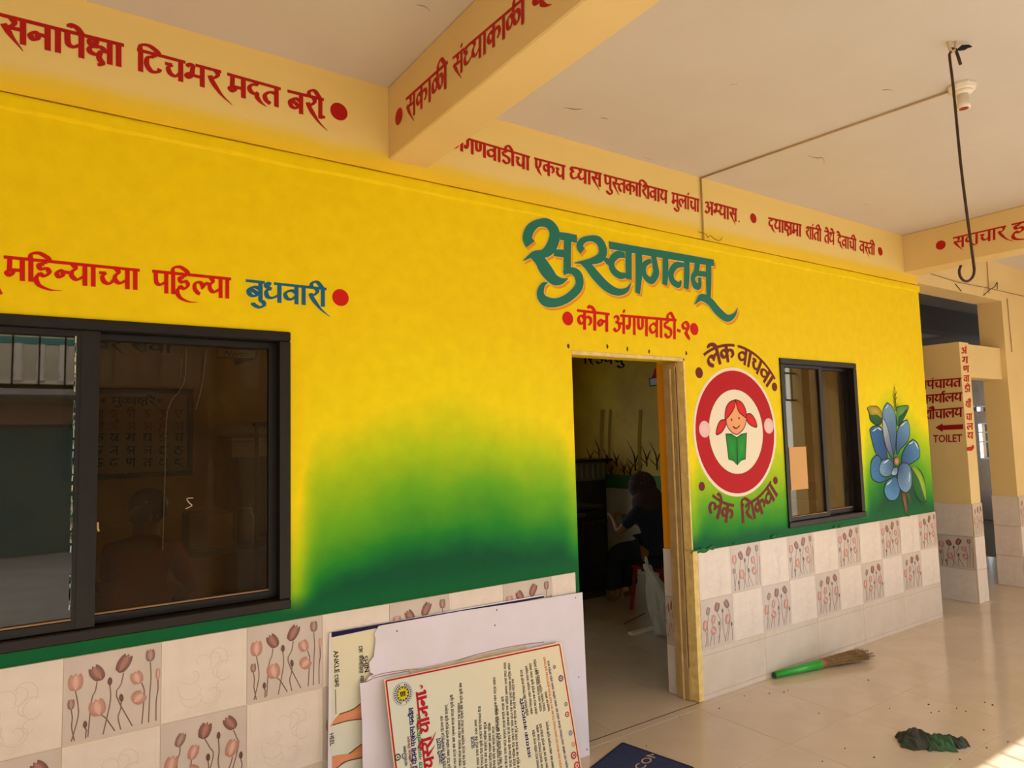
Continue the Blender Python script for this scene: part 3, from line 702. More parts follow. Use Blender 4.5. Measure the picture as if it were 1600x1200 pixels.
# ================================================================== LETTERING ON BEAM AND WALL
BN = (0,-1,0)
for tk, p0, p1, h0, h1 in (
    ('aa s n aa p e ksh aa', (-16,19), (193,71), 38, 34), ('i T c bh r', (214,77.5), (345,112.5), 32, 30), ('m d t', (356,116), (438,139), 30, 29), ('b r ii', (450,142.5), (506,156), 30, 30),
    ('A M g N v aa D ii c aa', (704,209), (827.5,245.6), 22, 21), ('E k c', (835,247.5), (883,260), 21, 21), ('dh- y aa s', (890.5,260.5), (940,272), 21, 20), ('p u s- t k aa i sh v aa y', (943.6,273.5), (1042.6,299), 20, 19),
    ('m u l aa M c aa', (1049.5,301.4), (1092.4,312.5), 19, 19), ('A bh- y aa s', (1100.5,313.8), (1151.5,327.5), 19, 19),
    ('d y aa ksh m aa', (1200.6,340.6), (1252,352), 18, 18), ('sh aa M t ii', (1258,353.7), (1283.4,359.4), 18, 18), ('t e th e', (1288,361.0), (1303.7,364.6), 18, 18), ('d e v aa c ii', (1308.7,367.5), (1338,375), 17, 17), ('v s- t ii', (1343,377), (1367,382.5), 17, 16)):
    px_word(beam, tk, p0, p1, h0, h1, RED, a=.118, b=.06)
for p, r in (((529.5,174.5),13.5), ((1177,341),7.5), ((1375.3,392.8),6.5), ((505.5,183),2.6), ((1154.5,346),1.6)): px_disc(beam, p, r, RED)
S1 = lambda u, v: on(u, v, 0, 1.388)
for tk, p0, p1, h0, h1 in (('s k aa L ii', (635,155), (700,97), 34, 38), ('s M dh- y aa k aa L ii', (708,91), (822,-5), 32, 38), ('d', (832,-13), (856,-34), 38, 40)):
    px_word(beam2, tk, p0, p1, h0, h1, RED, S1, (-1,0,0))
px_disc(beam2, (623.5,182), 13, RED, S1, (-1,0,0))
S2 = lambda u, v: on(u, v, 0, 6.345)
px_word(beam3, 's d aa c aa r', (1489.5,372), (1572,353.2), 17, 17, RED, S2, (-1,0,0))
px_word(beam3, 'h aa', (1581.5,351), (1618,342.5), 20, 20, RED, S2, (-1,0,0))
px_disc(beam3, (1470,383), 7.2, RED, S2, (-1,0,0))
R2 = (206,20,12)
for tk, p0, p1, h0, h1, c in (('m i h n- y aa c- y aa', (7,401.7), (217.7,422.5), 34, 30, R2), ('p i h l- y aa', (238.7,423.8), (360.5,436), 32, 30, R2), ('b u dh v aa r ii', (385,438.5), (510,451.8), 29, 27, (26,98,136)),
    ('k o n', (902,485.2), (952,491), 28, 27, R2), ('A M g N v aa D ii', (957,492), (1057,500.5), 27, 29, R2), ('dash one', (1057,501), (1078,503), 27, 28, R2)):
    px_word(wall, tk, p0, p1, h0, h1, c, name='painted_word', a=.112, b=.056)
for p, r in (((532,465),13.2), ((887,497.7),10.8), ((1084.6,514.3),9.5)): px_disc(wall, p, r, R2)
mb = MB(); Wf = lambda x, y, l: Vector((x, -.0012-EPS*l, y))
q = [W(u, v) for u, v in ((-14,452),(-6,456),(2,454))]; ribbon(mb, [(p.x, p.z) for p in q], Wf, R2, .02, .012); mb.build('painted_word', paint, wall, recalc=False)

# the big welcome word, brushed in green with an orange shade
SW = [  # crop coordinates (4.2105 x, origin 800,320); third number = full stroke width
 [(118,262,66),(98,222,58),(118,160,50),(170,122,38),(232,124,52),(272,168,66),(276,222,66),(250,286,60),(205,322,44),(140,326,28),(70,370,3)],
 [(120,338,16),(180,372,66),(222,432,78),(272,490,62),(322,502,34),(366,486,3)],
 [(312,206,40),(366,214,42),(424,226,42)],
 [(272,316,34),(330,322,40),(376,330,38)],
 [(364,210,48),(361,330,48),(360,452,48)],
 [(336,452,20),(380,432,34),(432,466,56),(436,540,50),(370,610,44),(290,644,44),(214,634,54),(184,586,46),(200,530,26),(232,512,4)],
 [(462,306,46),(442,276,44),(462,238,34),(512,222,30),(566,238,50),(594,290,58),(582,344,50),(520,372,34),(406,384,4)],
 [(446,380,12),(500,410,50),(552,472,58),(620,540,54),(690,574,40),(750,562,26),(782,514,3)],
 [(600,352,20),(630,376,36),(670,392,34)],
 [(740,332,30),(690,330,40),(652,372,42),(662,430,44),(708,466,38),(760,462,22)],
 [(764,300,46),(764,400,46),(766,492,42)],
 [(830,300,50),(832,440,50),(824,584,34)],
 [(636,266,40),(860,306,42),(1090,344,42),(1326,384,38)],
 [(928,340,42),(938,400,44),(944,452,48),(912,500,40),(868,462,38),(868,396,34),(912,368,24)],
 [(1006,350,46),(1006,440,46),(1002,528,40)],
 [(1128,396,24),(1076,400,38),(1044,446,42),(1052,502,42),(1092,528,34),(1110,500,12)],
 [(1146,376,46),(1146,470,46),(1142,554,40)],
 [(1216,384,44),(1208,440,40),(1186,480,34),(1200,528,44),(1228,536,34),(1232,480,26)],
 [(1198,452,30),(1240,454,32),(1290,462,32)],
 [(1290,384,46),(1290,500,46),(1290,606,36)],
 [(1198,656,3),(1240,612,40),(1296,636,52),(1350,700,56),(1410,746,44),(1456,728,26),(1482,680,3)],
]
def brushed(dx, dy, grow, col, layer, name):
    mb = MB()
    for k, st in enumerate(SW):
        P = []
        for x, y, w in st:
            q = W(800+(x+dx)/4.2105, 320+(y+dy)/4.2105); P.append((q.x, q.z, max(w+grow, 2)*.5*.00112))
        # pixel -> metre varies a little along the wall
        P = [(x, z, hw*(1+.045*(x-2.4))) for x, z, hw in P]
        ribbon(mb, P, Wf, col, layer=layer+k, n=7)
    mb.build(name, paint, wall, recalc=False)
brushed(14, 18, 2, (236,150,8), 0, 'painted_word_shade')
brushed(0, 0, 9, (228,200,110), 24, 'painted_word_edge')
brushed(0, 0, 0, (40,116,98), 50, 'painted_word')

# ------------------------------------------------------------------ girl-and-book roundel
C7 = lambda x, y: (1060+x/3.87, 520+y/3.87)
lc = W(*C7(352,597)); MAR = (112,34,34)
mb = MB()
disc(mb, lc, .433, BN, (240,226,204), 0, 56); disc(mb, lc, .412, BN, (184,12,24), 1, 56); disc(mb, lc, .287, BN, (120,40,20), 2, 48); disc(mb, lc, .283, BN, (240,228,204), 3, 48)
for p in ((158,583), (546,563)): disc(mb, W(*C7(*p)), .054, BN, (240,208,204), 4, 28, rim=(232,190,188))
mb.build('painted_roundel', paint, wall, recalc=False)
def c7(pts): return [((lambda q: (q.x, q.z))(W(*C7(*p)))) for p in pts]
mb = MB()
def filled(mb, pts, mp, rim, mid, layer, line=(20,14,12), lw=.0032, n=4, closed=True):
    shape(mb, pts, mp, rim, mid, layer, n)
    if line:
        Q = pts+[pts[0]] if n == 1 else pts+pts[:1]
        ribbon(mb, Q, mp, line, lw, lw, layer=layer+1, n=max(n,1))
RH = (206,24,24)
filled(mb, c7([(282,525),(255,530),(236,560),(226,614),(255,606),(278,575),(288,545)]), Wf, RH, (224,40,30), 8)
filled(mb, c7([(410,492),(436,490),(462,522),(474,568),(448,566),(420,545),(408,515)]), Wf, RH, (224,40,30), 10)
filled(mb, c7([(286,520),(292,460),(320,420),(345,408),(376,424),(402,470),(409,525),(396,575),(368,606),(347,614),(316,596),(292,560)]), Wf, (236,160,108), (240,170,120), 12)
filled(mb, c7([(345,404),(308,420),(284,462),(281,524),(296,512),(322,480),(338,446)]), Wf, RH, (224,36,28), 14)
filled(mb, c7([(345,404),(380,420),(404,462),(410,512),(388,500),(364,478),(350,440)]), Wf, RH, (224,36,28), 16)
for p in ((320,526),(365,517)): q = W(*C7(*p)); disc(mb, q, .0085, BN, (90,40,20), 18, 12)
ribbon(mb, c7([(328,566),(348,578),(370,560)]), Wf, (90,20,16), .006, .004, layer=19)
filled(mb, c7([(285,612),(318,612),(352,634),(354,800),(330,772),(303,765)]), Wf, (22,130,44), (40,156,52), 20, n=1)
filled(mb, c7([(352,634),(380,614),(411,604),(403,764),(378,770),(356,800)]), Wf, (26,138,46), (44,160,56), 22, n=1)
mb.build('painted_girl_with_book', paint, wall, recalc=False)
def arcword(toks, r, a0, a1, h, inward=False):
    def f(s, y, l):
        a = math.radians(a0+(a1-a0)*s); rr = r+(y-1)*h*(-1 if inward else 1)
        return Vector((lc.x+rr*math.cos(a), -.0012-EPS*l, lc.z+rr*math.sin(a)))
    mb = MB(); word(mb, toks, f, MAR, 5, .115, .07); mb.build('painted_word', paint, wall, recalc=False)
arcword('l e k', .585, 120, 88, .112); arcword('v aa c v aa', .585, 84, 39, .112)
arcword('l e k', .492, 236, 262, .115, True); arcword('i sh k v aa', .492, 270, 314, .115, True)
for p, r in (((1092.3,582.5),8.6), ((1210,604.5),6.8), ((1096.4,760),7.2), ((1211.4,750.7),6)): px_disc(wall, p, r, MAR)

# ------------------------------------------------------------------ painted blue flower
F5 = lambda pts: [((lambda q: (q.x, q.z))(W(1340+p[0]/5, 590+p[1]/5))) for p in pts]
mb = MB(); LK = (22,34,44)
B1, B2, B3 = (28,84,140), (120,176,214), (196,218,226)
filled(mb, F5([(340,900),(372,896),(396,1058),(372,1062)]), Wf, (96,62,44), (140,96,70), 0, n=1)
filled(mb, F5([(380,900),(398,896),(420,980),(414,982)]), Wf, (80,70,40), (110,96,50), 1, line=None, n=1)
filled(mb, F5([(72,238),(96,224),(150,226),(182,262),(194,330),(170,370),(130,364),(96,330),(88,280)]), Wf, (22,84,44), (40,104,50), 3)
filled(mb, F5([(74,236),(98,224),(148,228),(180,262),(190,318),(150,290),(100,290)]), Wf, (150,140,40), (196,168,60), 5, line=None)
filled(mb, F5([(304,240),(330,222),(398,222),(380,280),(340,350),(306,372)]), Wf, (70,140,60), (108,164,70), 7)
filled(mb, F5([(318,310),(350,280),(386,240),(376,290),(340,350),(308,372)]), Wf, (16,78,50), (24,90,52), 9, line=None)
filled(mb, F5([(418,702),(452,700),(490,730),(520,800),(536,962),(480,956),(440,880),(420,780)]), Wf, (24,88,44), (40,106,52), 11)
filled(mb, F5([(420,702),(456,702),(500,760),(530,860),(534,960),(510,900),(478,800),(440,730)]), Wf, (120,160,30), (166,192,60), 13, line=None)
for k, (pts, rim, mid) in enumerate((
    ([(228,196),(262,220),(292,280),(300,380),(298,500),(284,600),(262,560),(232,420),(196,320),(198,250)], (60,116,164), (150,188,214)),
    ([(92,410),(116,384),(156,376),(188,400),(196,470),(230,600),(222,630),(180,640),(140,590),(110,490)], B1, (62,122,178)),
    ([(190,310),(218,350),(244,440),(268,560),(282,630),(256,616),(214,520),(196,410)], (120,150,180), (214,220,226)),
    ([(386,330),(402,380),(404,450),(380,510),(330,560),(306,600),(300,500),(314,400),(350,346)], (60,116,168), (130,180,212)),
    ([(430,482),(470,520),(484,610),(450,650),(390,680),(342,656),(350,590),(388,520)], (30,88,148), (110,166,208)),
    ([(134,612),(104,660),(104,770),(140,812),(186,818),(222,790),(200,750),(166,720),(182,650),(160,610)], (34,94,152), (84,146,194)),
    ([(236,630),(186,650),(166,716),(186,764),(232,774),(266,750),(278,700),(272,650)], (60,112,160), (150,188,212)),
    ([(272,776),(226,810),(206,880),(226,940),(262,962),(304,946),(326,890),(320,820),(300,780)], (34,98,156), (116,172,210)),
    ([(346,664),(392,676),(418,740),(416,850),(376,898),(330,870),(308,800),(320,700)], (30,82,140), (170,200,220)),
    ([(276,704),(308,700),(306,750),(280,766),(260,750)], (110,160,196), (176,206,220)))):
    n0 = len(mb.v); filled(mb, F5(pts), Wf, rim, mid, 16+3*k, LK, .0044)
    fc = F5([(302,650)])[0]; nfan = len(mb.v)-n0
    ds = [math.hypot(q.x-fc[0], q.z-fc[1]) for q in mb.v[n0:]]; dm = max(ds)
    c0_, c1_ = lin((18,62,118)), lin(tuple(int(a*.35+b*.65) for a, b in zip(rim, mid)))
    LKl = lin(LK)
    for i_ in range(nfan):
        if mb.c[n0+i_] != LKl:
            t_ = min(1, max(0, ds[i_]/dm))**1.3; mb.c[n0+i_] = tuple(a+(b-a)*t_ for a, b in zip(c0_, c1_))
    for v_ in (-.25, .1, .35):
        far = max(F5(pts), key=lambda q: math.hypot(q[0]-fc[0], q[1]-fc[1])); cc_ = (sum(q[0] for q in F5(pts))/len(pts), sum(q[1] for q in F5(pts))/len(pts))
        px_, py_ = -(far[1]-fc[1])*v_*.28, (far[0]-fc[0])*v_*.28
        ribbon(mb, [(cc_[0]*.8+far[0]*.2+px_, cc_[1]*.8+far[1]*.2+py_), (cc_[0]*.35+far[0]*.65+px_*.8, cc_[1]*.35+far[1]*.65+py_*.8)], Wf, tuple(min(255, int(a*.2+b*.8+14)) for a, b in zip(rim, mid)), .007, .005, (.2,.2), 18+3*k)
for k, (x0, y0, x1, y1) in enumerate(((112,420,150,392),(150,392,184,410),(214,240,236,210),(330,380,372,344),(396,520,436,496),(440,500,470,560),(196,670,240,640),(222,840,262,800),(400,740,396,820))):
    ribbon(mb, F5([(x0,y0),((x0+x1)/2+3,(y0+y1)/2),(x1,y1)]), Wf, (206,222,228), .010, .006, (.3,.3), 48+k)
filled(mb, F5([(278,640),(300,616),(320,626),(322,668),(300,690),(280,672)]), Wf, (90,44,20), (226,180,130), 60, None)
for k in range(7): ribbon(mb, F5([(284+5*k,672),(286+5*k,630+4*(k%2))]), Wf, (222,170,110) if k % 2 else (120,60,30), .0026, .002, layer=62+k, n=1)
st = F5([(300,270),(292,180),(284,48)]); ribbon(mb, st, Wf, (60,64,16), .0045, .003, (1,.3), 70)
for k, (x0, y0, x1, y1) in enumerate(((296,230,272,176),(294,200,268,130),(292,170,272,100),(300,240,312,200),(292,170,306,150),(290,140,304,100),(288,100,280,70),(298,260,276,220))):
    ribbon(mb, F5([(x0,y0),(x1,y1)]), Wf, (84,70,16), .006, .005, (1,.3), 71+k, n=1)
mb.build('painted_flower', paint, wall, recalc=False)

# ------------------------------------------------------------------ signs painted on the partition
S3 = lambda u, v: on(u, v, 0, 7.2985)
for tk, p0, p1, h in (('m p M c aa y t', (1437,596.3), (1502,591.2), 12.5), ('k aa y aa ref l y', (1442,618.5), (1503.5,613.6), 12.5), ('sh au c aa l y', (1444,642), (1504,637.2), 13.5)):
    px_word(part, tk, p0, p1, h, h, DRED, S3, (-1,0,0), n=3, a=.115, b=.07)
mb = MB(); A3 = lambda x, y, l=0: S3(x, y)+Vector((-.0012-EPS*l, 0, 0))
mb.add([A3(1461.5,668), A3(1473,661.5), A3(1473,664.6), A3(1505,662.8), A3(1505,670.6), A3(1473,671.8), A3(1473,675)], [(0,1,2,5,6),(2,3,4,5)], DRED)
mb.build('painted_arrow', paint, part, recalc=False)
mb = MB()
def f3(p0, p1, h):
    A, B = S3(*p0), S3(*p1); A1, B1 = S3(p0[0], p0[1]-h), S3(p1[0], p1[1]-h)
    return lambda s, y, l: A.lerp(B, s)+(A1.lerp(B1, s)-A.lerp(B, s))*y+Vector((-.0013-EPS*l, 0, 0))
latin(mb, 'TOILET', f3((1458,691.3), (1503.5,690), 11.5), DRED, True); latin(mb, 'N', f3((1441,692), (1451,691.6), 11.5), DRED, True)
mb.build('painted_word', paint, part, recalc=False)
P0 = lambda u, v: W(u, v, -.0002)
for tk, x, y in (('A M', 1506, 543), ('g', 1508, 558), ('N', 1509.5, 572), ('v aa', 1510, 587), ('D ii', 1511.5, 603), ('sh au', 1512.5, 627), ('c aa', 1514, 647), ('l', 1515.5, 662), ('y', 1516, 676)):
    px_word(part, tk, (x-4.5,y+.3), (x+4.5,y-.3), 9.5, 9.5, RED, lambda u, v: W(u, v, -.0002 if v < 782 else -.01), (0,-1,0), name='painted_letter', n=3, a=.12, b=.07)
mb = MB(); A4 = lambda x, y: W(x, y, -.0014)
mb.add([A4(1511,699), A4(1518.5,697.5), A4(1518.5,694.5), A4(1522,696.5), A4(1522,700), A4(1519,704), A4(1511,704.5)], [(0,1,6),(1,2,3,4,5,6)], RED); mb.build('painted_arrow', paint, part, recalc=False)

mb = MB(); cf_ = lambda x, y, l: on(x, y, 2, ZC-.0008-EPS*l)
for k, P in enumerate(([(650,8),(660,9),(668,13),(672,18)], [(1377,141),(1386,140),(1395,142)], [(1262,243),(1275,247),(1286,247),(1288,256)], [(938,184),(946,185),(950,187)], [(1140,133),(1152,131)], [(880,168),(900,171),(910,170)], [(1350,320),(1356,318)], [(1005,245),(1020,250)], [(1020,315),(1035,319)])):
    ribbon(mb, P, cf_, (120,98,78), .7, .5, (.3,.3), k, 3)
mb.build('ceiling_scratch', paint_dull, ceil, recalc=False)['kind'] = 'stuff'

# ================================================================== CEILING FITTINGS, WIRES
hk = thing('iron_hook', 'long rusted iron rod with a hooked end hanging from the ceiling', 'hook', (3.335, -1.69, ZC))
def cz(u, v, d): return onplane(u, v, d, FWD)
B0 = Vector((3.34, -1.69, 3.28))
hp = []
for u, v in ((1486,78),(1484,84),(1485,92),(1490,170),(1497,240),(1504,330),(1510,400),(1519.5,418)):
    hp.append(onplane(u, v, B0, Vector((FWD.x, FWD.y, 0)).normalized()))
hp = [onplane(u, v, B0, Vector((FWD.x, FWD.y, 0)).normalized()) for u, v in ((1487,79),(1484,84),(1484.5,92),(1490,170),(1497,250),(1504,330),(1510,392),(1514,413),(1519.5,421),(1521,427),(1519,433),(1513.5,438.5),(1508,439.5),(1502,436.5),(1499,430),(1499,423),(1500.5,416)) ]
# lower bend follows the photograph: rod down to the right side of the bend, open end on the left
hp = [onplane(u, v, B0, Vector((FWD.x, FWD.y, 0)).normalized()) for u, v in ((1487,79),(1484,84),(1484,92),(1490,141),(1501,255),(1512,343),(1521,410),(1522.2,424),(1519.5,433),(1513,439),(1506,438.5),(1500.5,432),(1498.8,423),(1501.5,415))]
hp2 = catmull([tuple(p) for p in hp], 3)
MB().tube(hp2, .0056, 10).build('rod', steel, hk, smooth=True)
PF = Vector((FWD.x, FWD.y, 0)).normalized()
HP = lambda u, v, d=0: onplane(u, v, B0+PF*d, PF)
lp = [HP(*p) for p in ((1481,50),(1480.5,62),(1484,76),(1488,81),(1492,76),(1494,62),(1493,50))]
lp[0].z = lp[-1].z = ZC+.004
MB().tube(catmull([tuple(p) for p in lp], 4), .0065, 8).build('ceiling_loop', mat('painted_loop', (200,178,140), .7), hk, smooth=True)
MB().tube([HP(1486,76), HP(1493,77), HP(1497,88), HP(1501,101)], .0066, 8).build('bent_end', steel, hk, smooth=True)
mb = MB(); mb.prism([HP(1494,78), HP(1503,70), HP(1514,69.5), HP(1519.5,72.5), HP(1514,74), HP(1509,77), HP(1502,78)], PF*.008)
mb.build('cloth_scrap', mat('black_rag', (24,20,20), .9), hk)
rs = thing('bulb_holder', 'empty white bulb holder on a round ceiling block with a red socket', 'lamp holder', (3.82, -1.535, ZC))
c0 = Vector((3.82, -1.535, ZC))
MB().lathe(c0, [(.062,0),(.066,-.012),(.06,-.03),(.05,-.034)], 8).build('ceiling_block', white_pl, rs)
c1 = c0+Vector((.02,.0,0))
MB().lathe(c0, [(.045,-.033),(.045,-.045),(.028,-.05)], 20).build('rose', white_pl, rs, smooth=True)
MB().lathe(c0, [(.025,-.049),(.025,-.095),(.030,-.10),(.030,-.122),(.022,-.122)], 20).build('socket', white_pl, rs, smooth=True)
MB().lathe(c0, [(.021,-.1205),(.021,-.1235),(.0,-.1235)], 16).build('socket_ring', mat('red_socket', (150,36,24), .5), rs)
cw = [c0+Vector((0,.06,-.008)), W(1094,278,-.009)*1.0]
cw[1] = Vector((3.655,-.008,ZC-.008))
tag(MB().tube([cw[0], cw[1]], .0055, 8).tube([cw[1], Vector((3.655,-.008,2.93))], .0055, 8).build('wiring_conduit', mat('painted_conduit', (178,146,96), .7), loc=(3.655,-.008,2.93), smooth=True), 'thin painted cable conduit running over ceiling and beam to the bulb holder', 'conduit')
mb = MB(); q = [W(u, v, -.012) for u, v in ((1091,362),(1097,364),(1103,366),(1106,371),(1110,368),(1116,373),(1124,376),(1129,371))]
tag(mb.tube(catmull([tuple(p) for p in q], 3), .0018, 6).build('loose_wire', blackm, loc=q[0]), 'short crinkled loose wire at the foot of the beam conduit', 'wire')
# conduit and cable of the passage pillar
q = [W(u, v, -.006) for u, v in ((1455,428),(1497,441),(1541,449.5),(1600,463))]
tag(MB().tube(q, .0035, 6).build('beam_cable', mat('grey_cable', (150,118,78), .7), loc=q[0]), 'thin cable strung along the beam over the passage', 'cable')
q = [W(1541,410,-.008), W(1541,449.5,-.008)]
q2 = [W(1573,463,-.008), W(1579,545,-.008)]
tag(MB().tube([Vector((8.06,-.008,3.34)), Vector((8.05,-.008,3.0))], .004, 6).tube([Vector((8.49,-.008,2.99)), Vector((8.50,-.008,2.42))], .004, 6).build('pillar_cable', mat('cable_b', (160,128,86), .7), loc=(8.5,-.008,2.42)), 'vertical cable clipped to the passage beam and its pillar', 'cable')
q = [W(u, v, -.03) for u, v in ((1541,461),(1546,453),(1554,448),(1558,441),(1558,452))]; q[0].y = -.006
tag(MB().tube(catmull([tuple(p) for p in q], 3), .0045, 6).build('iron_bracket', steel, loc=q[0]), 'small curved iron bracket sticking out of the passage beam', 'bracket')
q = [W(u, v, -.006) for u, v in ((1493,444),(1502,455))]
tag(MB().tube(q, .004, 6).build('wire_end', steel, loc=q[0]), 'short slanting wire end on the beam over the passage', 'wire')

# ================================================================== BOARDS LEANING BY THE DOOR
class Lean:
    """plane leaning on the wall: foot at y=-yb, at height h it is at y=-yt"""
    def __init__(s, yb, yt, h):
        s.p = Vector((0,-yb,0)); d = Vector((0, yb-yt, h)).normalized(); s.n = Vector((0,-d.z,d.y)); s.up = d
    def at(s, u, v, off=0): return onplane(u, v, s.p+s.n*off, s.n)
    def xz(s, x, t, off=0): return s.p+Vector((x,0,0))+s.up*t+s.n*off
ch = Lean(.065, .018, .83); wb = Lean(.125, .028, .80); sk = Lean(.19, .062, .60); po = Lean(.205, .085, .60)
def sheet(pl, pts, th): return MB().prism(pts, -pl.n*th)
# anatomy chart
t = thing('body_parts_chart', 'torn foot and leg chart with a navy top band leaning behind the white board', 'chart', (1.6, -.06, 0))
A = ch.at(511,990); Bq = ch.at(850,930); A.z = max(A.z, .8)
x0, x1 = ch.at(511,990).x, ch.at(850,930).x; top = .832
sheet(ch, [ch.xz(x0-.02,0), ch.xz(x1,0), ch.xz(x1,top-.006), ch.xz(x0+.01,top)], .005).build('board', board_white, t)
def cf(x, z, l): return ch.at(x, z, .0008+EPS*l)
mb = MB()
mb.add([cf(518,996,0), cf(850,931,0), cf(850,1250,0), cf(518,1250,0)], [(0,1,2,3)], [(226,216,186),(226,216,186),(204,210,204),(204,210,204)]); 
mb.add([cf(518,988,2), cf(850,931,2), cf(850,934,2), cf(600,979,2), cf(518,996,2)], [(0,1,2,3,4)], (28,20,70))
for k, pts in enumerate(([(515,1136),(530,1116),(552,1108),(575,1092),(640,1060),(640,1110),(575,1122),(545,1126),(520,1133)], [(519,1182),(545,1178),(570,1160),(640,1120),(640,1176),(575,1182),(540,1190),(528,1199),(519,1202)])):
    shape(mb, pts, cf, (214,140,100), (232,160,122), 4+4*k, n=3); ribbon(mb, pts[1:5], cf, (90,60,50), .8, .8, layer=6+4*k)
    ribbon(mb, pts[5:], cf, (90,60,50), .8, .8, layer=7+4*k)
ribbon(mb, [(524,1077),(525,1116)], cf, (40,36,30), .5, .5, layer=14, n=1)
mb.build('chart_print', paint_dull, t, recalc=False)
def rotframe(pl, p0, p1, h, off=.0012):
    """letters whose line runs p0 -> p1 on the board and whose tops point to the right (h = px height) """
    A, B = pl.at(*p0, off), pl.at(*p1, off); D = (B-A).normalized(); U = pl.n.cross(D) if h > 0 else D.cross(pl.n)
    L = (B-A).length; hh = abs(h)
    return lambda s, y, l: A+D*(L*s)+U*(hh*y)+pl.n*(EPS*l)
INK = (34,30,30)
mb = MB()
latin(mb, 'ANKLE', rotframe(ch, (521,1017), (523,1052), .021), INK, True); latin(mb, 'SHIN', rotframe(ch, (567,1026), (570,1051), .021), INK, True); latin(mb, 'HEEL', rotframe(ch, (515,1147), (516,1166), .018), INK, True)
word(mb, 'T kh n aa', rotframe(ch, (522,1055), (523.5,1074), .016), INK, 3, layer0=20)
word(mb, 'T aa M g', rotframe(ch, (560,1010), (560.5,1020), .016), INK, 3, layer0=40); word(mb, 'k aa n i c l aa', rotframe(ch, (561,1024), (561,1052), .016), INK, 3, layer0=60); word(mb, 'bh aa g', rotframe(ch, (561.5,1056), (562,1070), .016), INK, 3, layer0=90)
mb.build('chart_lettering', paint_dull, t, recalc=False)['kind'] = 'stuff'
# large white board with a torn left edge
t = thing('white_foam_board', 'large blank white board with a torn left edge leaning by the doorway', 'board', (1.9, -.11, 0))
pts = [(592,978),(720,955),(840,937),(910,925.5),(916,1060),(922,1183),(760,1260),(568,1330),(567,1200),(566,1130),(563,1076),(562,1068),(571,1066),(577,1057),(584,1054),(578,1050),(577,1035),(584,1026),(586,1010),(587,1000),(585,990)]
P = [wb.at(*p) for p in pts]
for p in P:
    if p.z < 0: f_ = p.z/wb.up.z; p -= wb.up*f_
Pt = [p for p in P]
sheet(wb, Pt, .005).build('board', board_white, t)
mb = MB(); wfm = lambda x, y, l: wb.at(x, y, .0007+EPS*l)
for p in ((776,953),(773,977),(899,934),(904,1058),(917,1171),(846,1120),(620,986)): q = wb.at(*p); disc(mb, q, .004, wb.n, (96,70,66), n=8)
ribbon(mb, [(580,1058),(600,1052),(640,1046),(680,1043),(740,1024),(800,1010),(850,1003)], wfm, (168,138,116), .7, .6, layer=9)
ribbon(mb, [(571,1066),(590,1058),(640,1048)], wfm, (150,120,100), .7, .5, layer=10)
mb.build('board_mark', paint_dull, t, recalc=False)['kind'] = 'stuff'
# thin sheets standing behind the notice
for k, (pa, pb, c, lb) in enumerate((((640,1049),(822,1008),(212,190,166),'thin pale sheet rearmost of the stack behind the scheme notice'), ((690,1046),(868,1003),(196,176,150),'thin creased sheet right behind the red-bordered scheme notice'))):
    A, B = sk.at(*pa, .006*k), sk.at(*pb, .006*k); pl = sk
    P = [Vector((A.x, A.y, A.z)), B, sk.xz(B.x+.03, 0, .006*k), sk.xz(A.x+.0, 0, .006*k)]
    o = tag(MB().prism(P, -sk.n*.004).build('thin_board', mat('sheet_%d' % k, c, .7, noise=(8,(170,146,120),.7)), loc=(1.8, -.19, 0)), lb, 'board')
# printed notice, turned on its side
t = thing('scheme_notice_board', 'printed notice with red border, lying on its side in front of the white board', 'notice', (1.75, -.2, 0))
TLp, TRp = po.at(603,1064), po.at(874,1007)
BRp = po.at(905,1200); sl = (BRp-TRp); kx = sl.x/sl.length
hT = (TLp-po.p).dot(po.up); hTR = (TRp-po.p).dot(po.up)
BL = po.xz(TLp.x+.02, 0); BR = po.xz(po.at(905,1200).x+.004, 0)
sheet(po, [po.xz(TLp.x-.008, hT+.006), po.xz(TRp.x+.004, hTR+.010), po.xz(TRp.x+.016, hTR), BR+Vector((.012,0,0)), BL-Vector((.008,0,0))], .005).build('board', mat('notice_board', (232,208,170), .4), t)
def pf(x, z, l): return po.at(x, z, .0009+EPS*l)
mb = MB(); L0 = po.xz(TLp.x, hT, .0006); 
mb.add([po.xz(TLp.x, hT, .0006), po.xz(TRp.x, hTR, .0006), BR+po.n*.0006, BL+po.n*.0006], [(0,1,2,3)], [(214,214,200),(234,220,188),(234,220,188),(214,214,200)])
# red border on three sides
for a_, b_ in ((TLp, TRp), (TLp, BL), (TRp, BR)):
    d = (b_-a_).normalized(); s_ = po.n.cross(d)*.0035
    o_ = po.n*.0014; mb.add([a_-s_+o_, b_-s_+o_, b_+s_+o_, a_+s_+o_], [(0,1,2,3)], (176,24,34))
mb.build('notice_print', paint_dull, t, recalc=False)
def rline(mb, toks, p0, p1, h, col, layer=0, n=2, a=.11, b=.06):
    """text running up the board from p0 to p1, tops to the left"""
    A, B = po.at(*p0, .0016), po.at(*p1, .0016); D = (B-A).normalized(); U = D.cross(po.n)*-1
    if U.x > 0: U = -U
    L = (B-A).length
    word(mb, toks, lambda s, y, l: A+D*(L*s)+U*(h*y)+po.n*(EPS*l), col, n, a, b, layer)
def rtext(mb, words, p0, p1, h, col, **k):
    n = [layout(w)[2]+.35 for w in words]; T = sum(n)-.35; x = 0
    for w, l in zip(words, n):
        a_, b_ = x/T, (x+l-.35)/T; x += l
        q = lambda s: (p0[0]+(p1[0]-p0[0])*s, p0[1]+(p1[1]-p0[1])*s)
        rline(mb, w, q(a_), q(b_), h, col, **k)
mb = MB()
TR_ = (178,20,40)
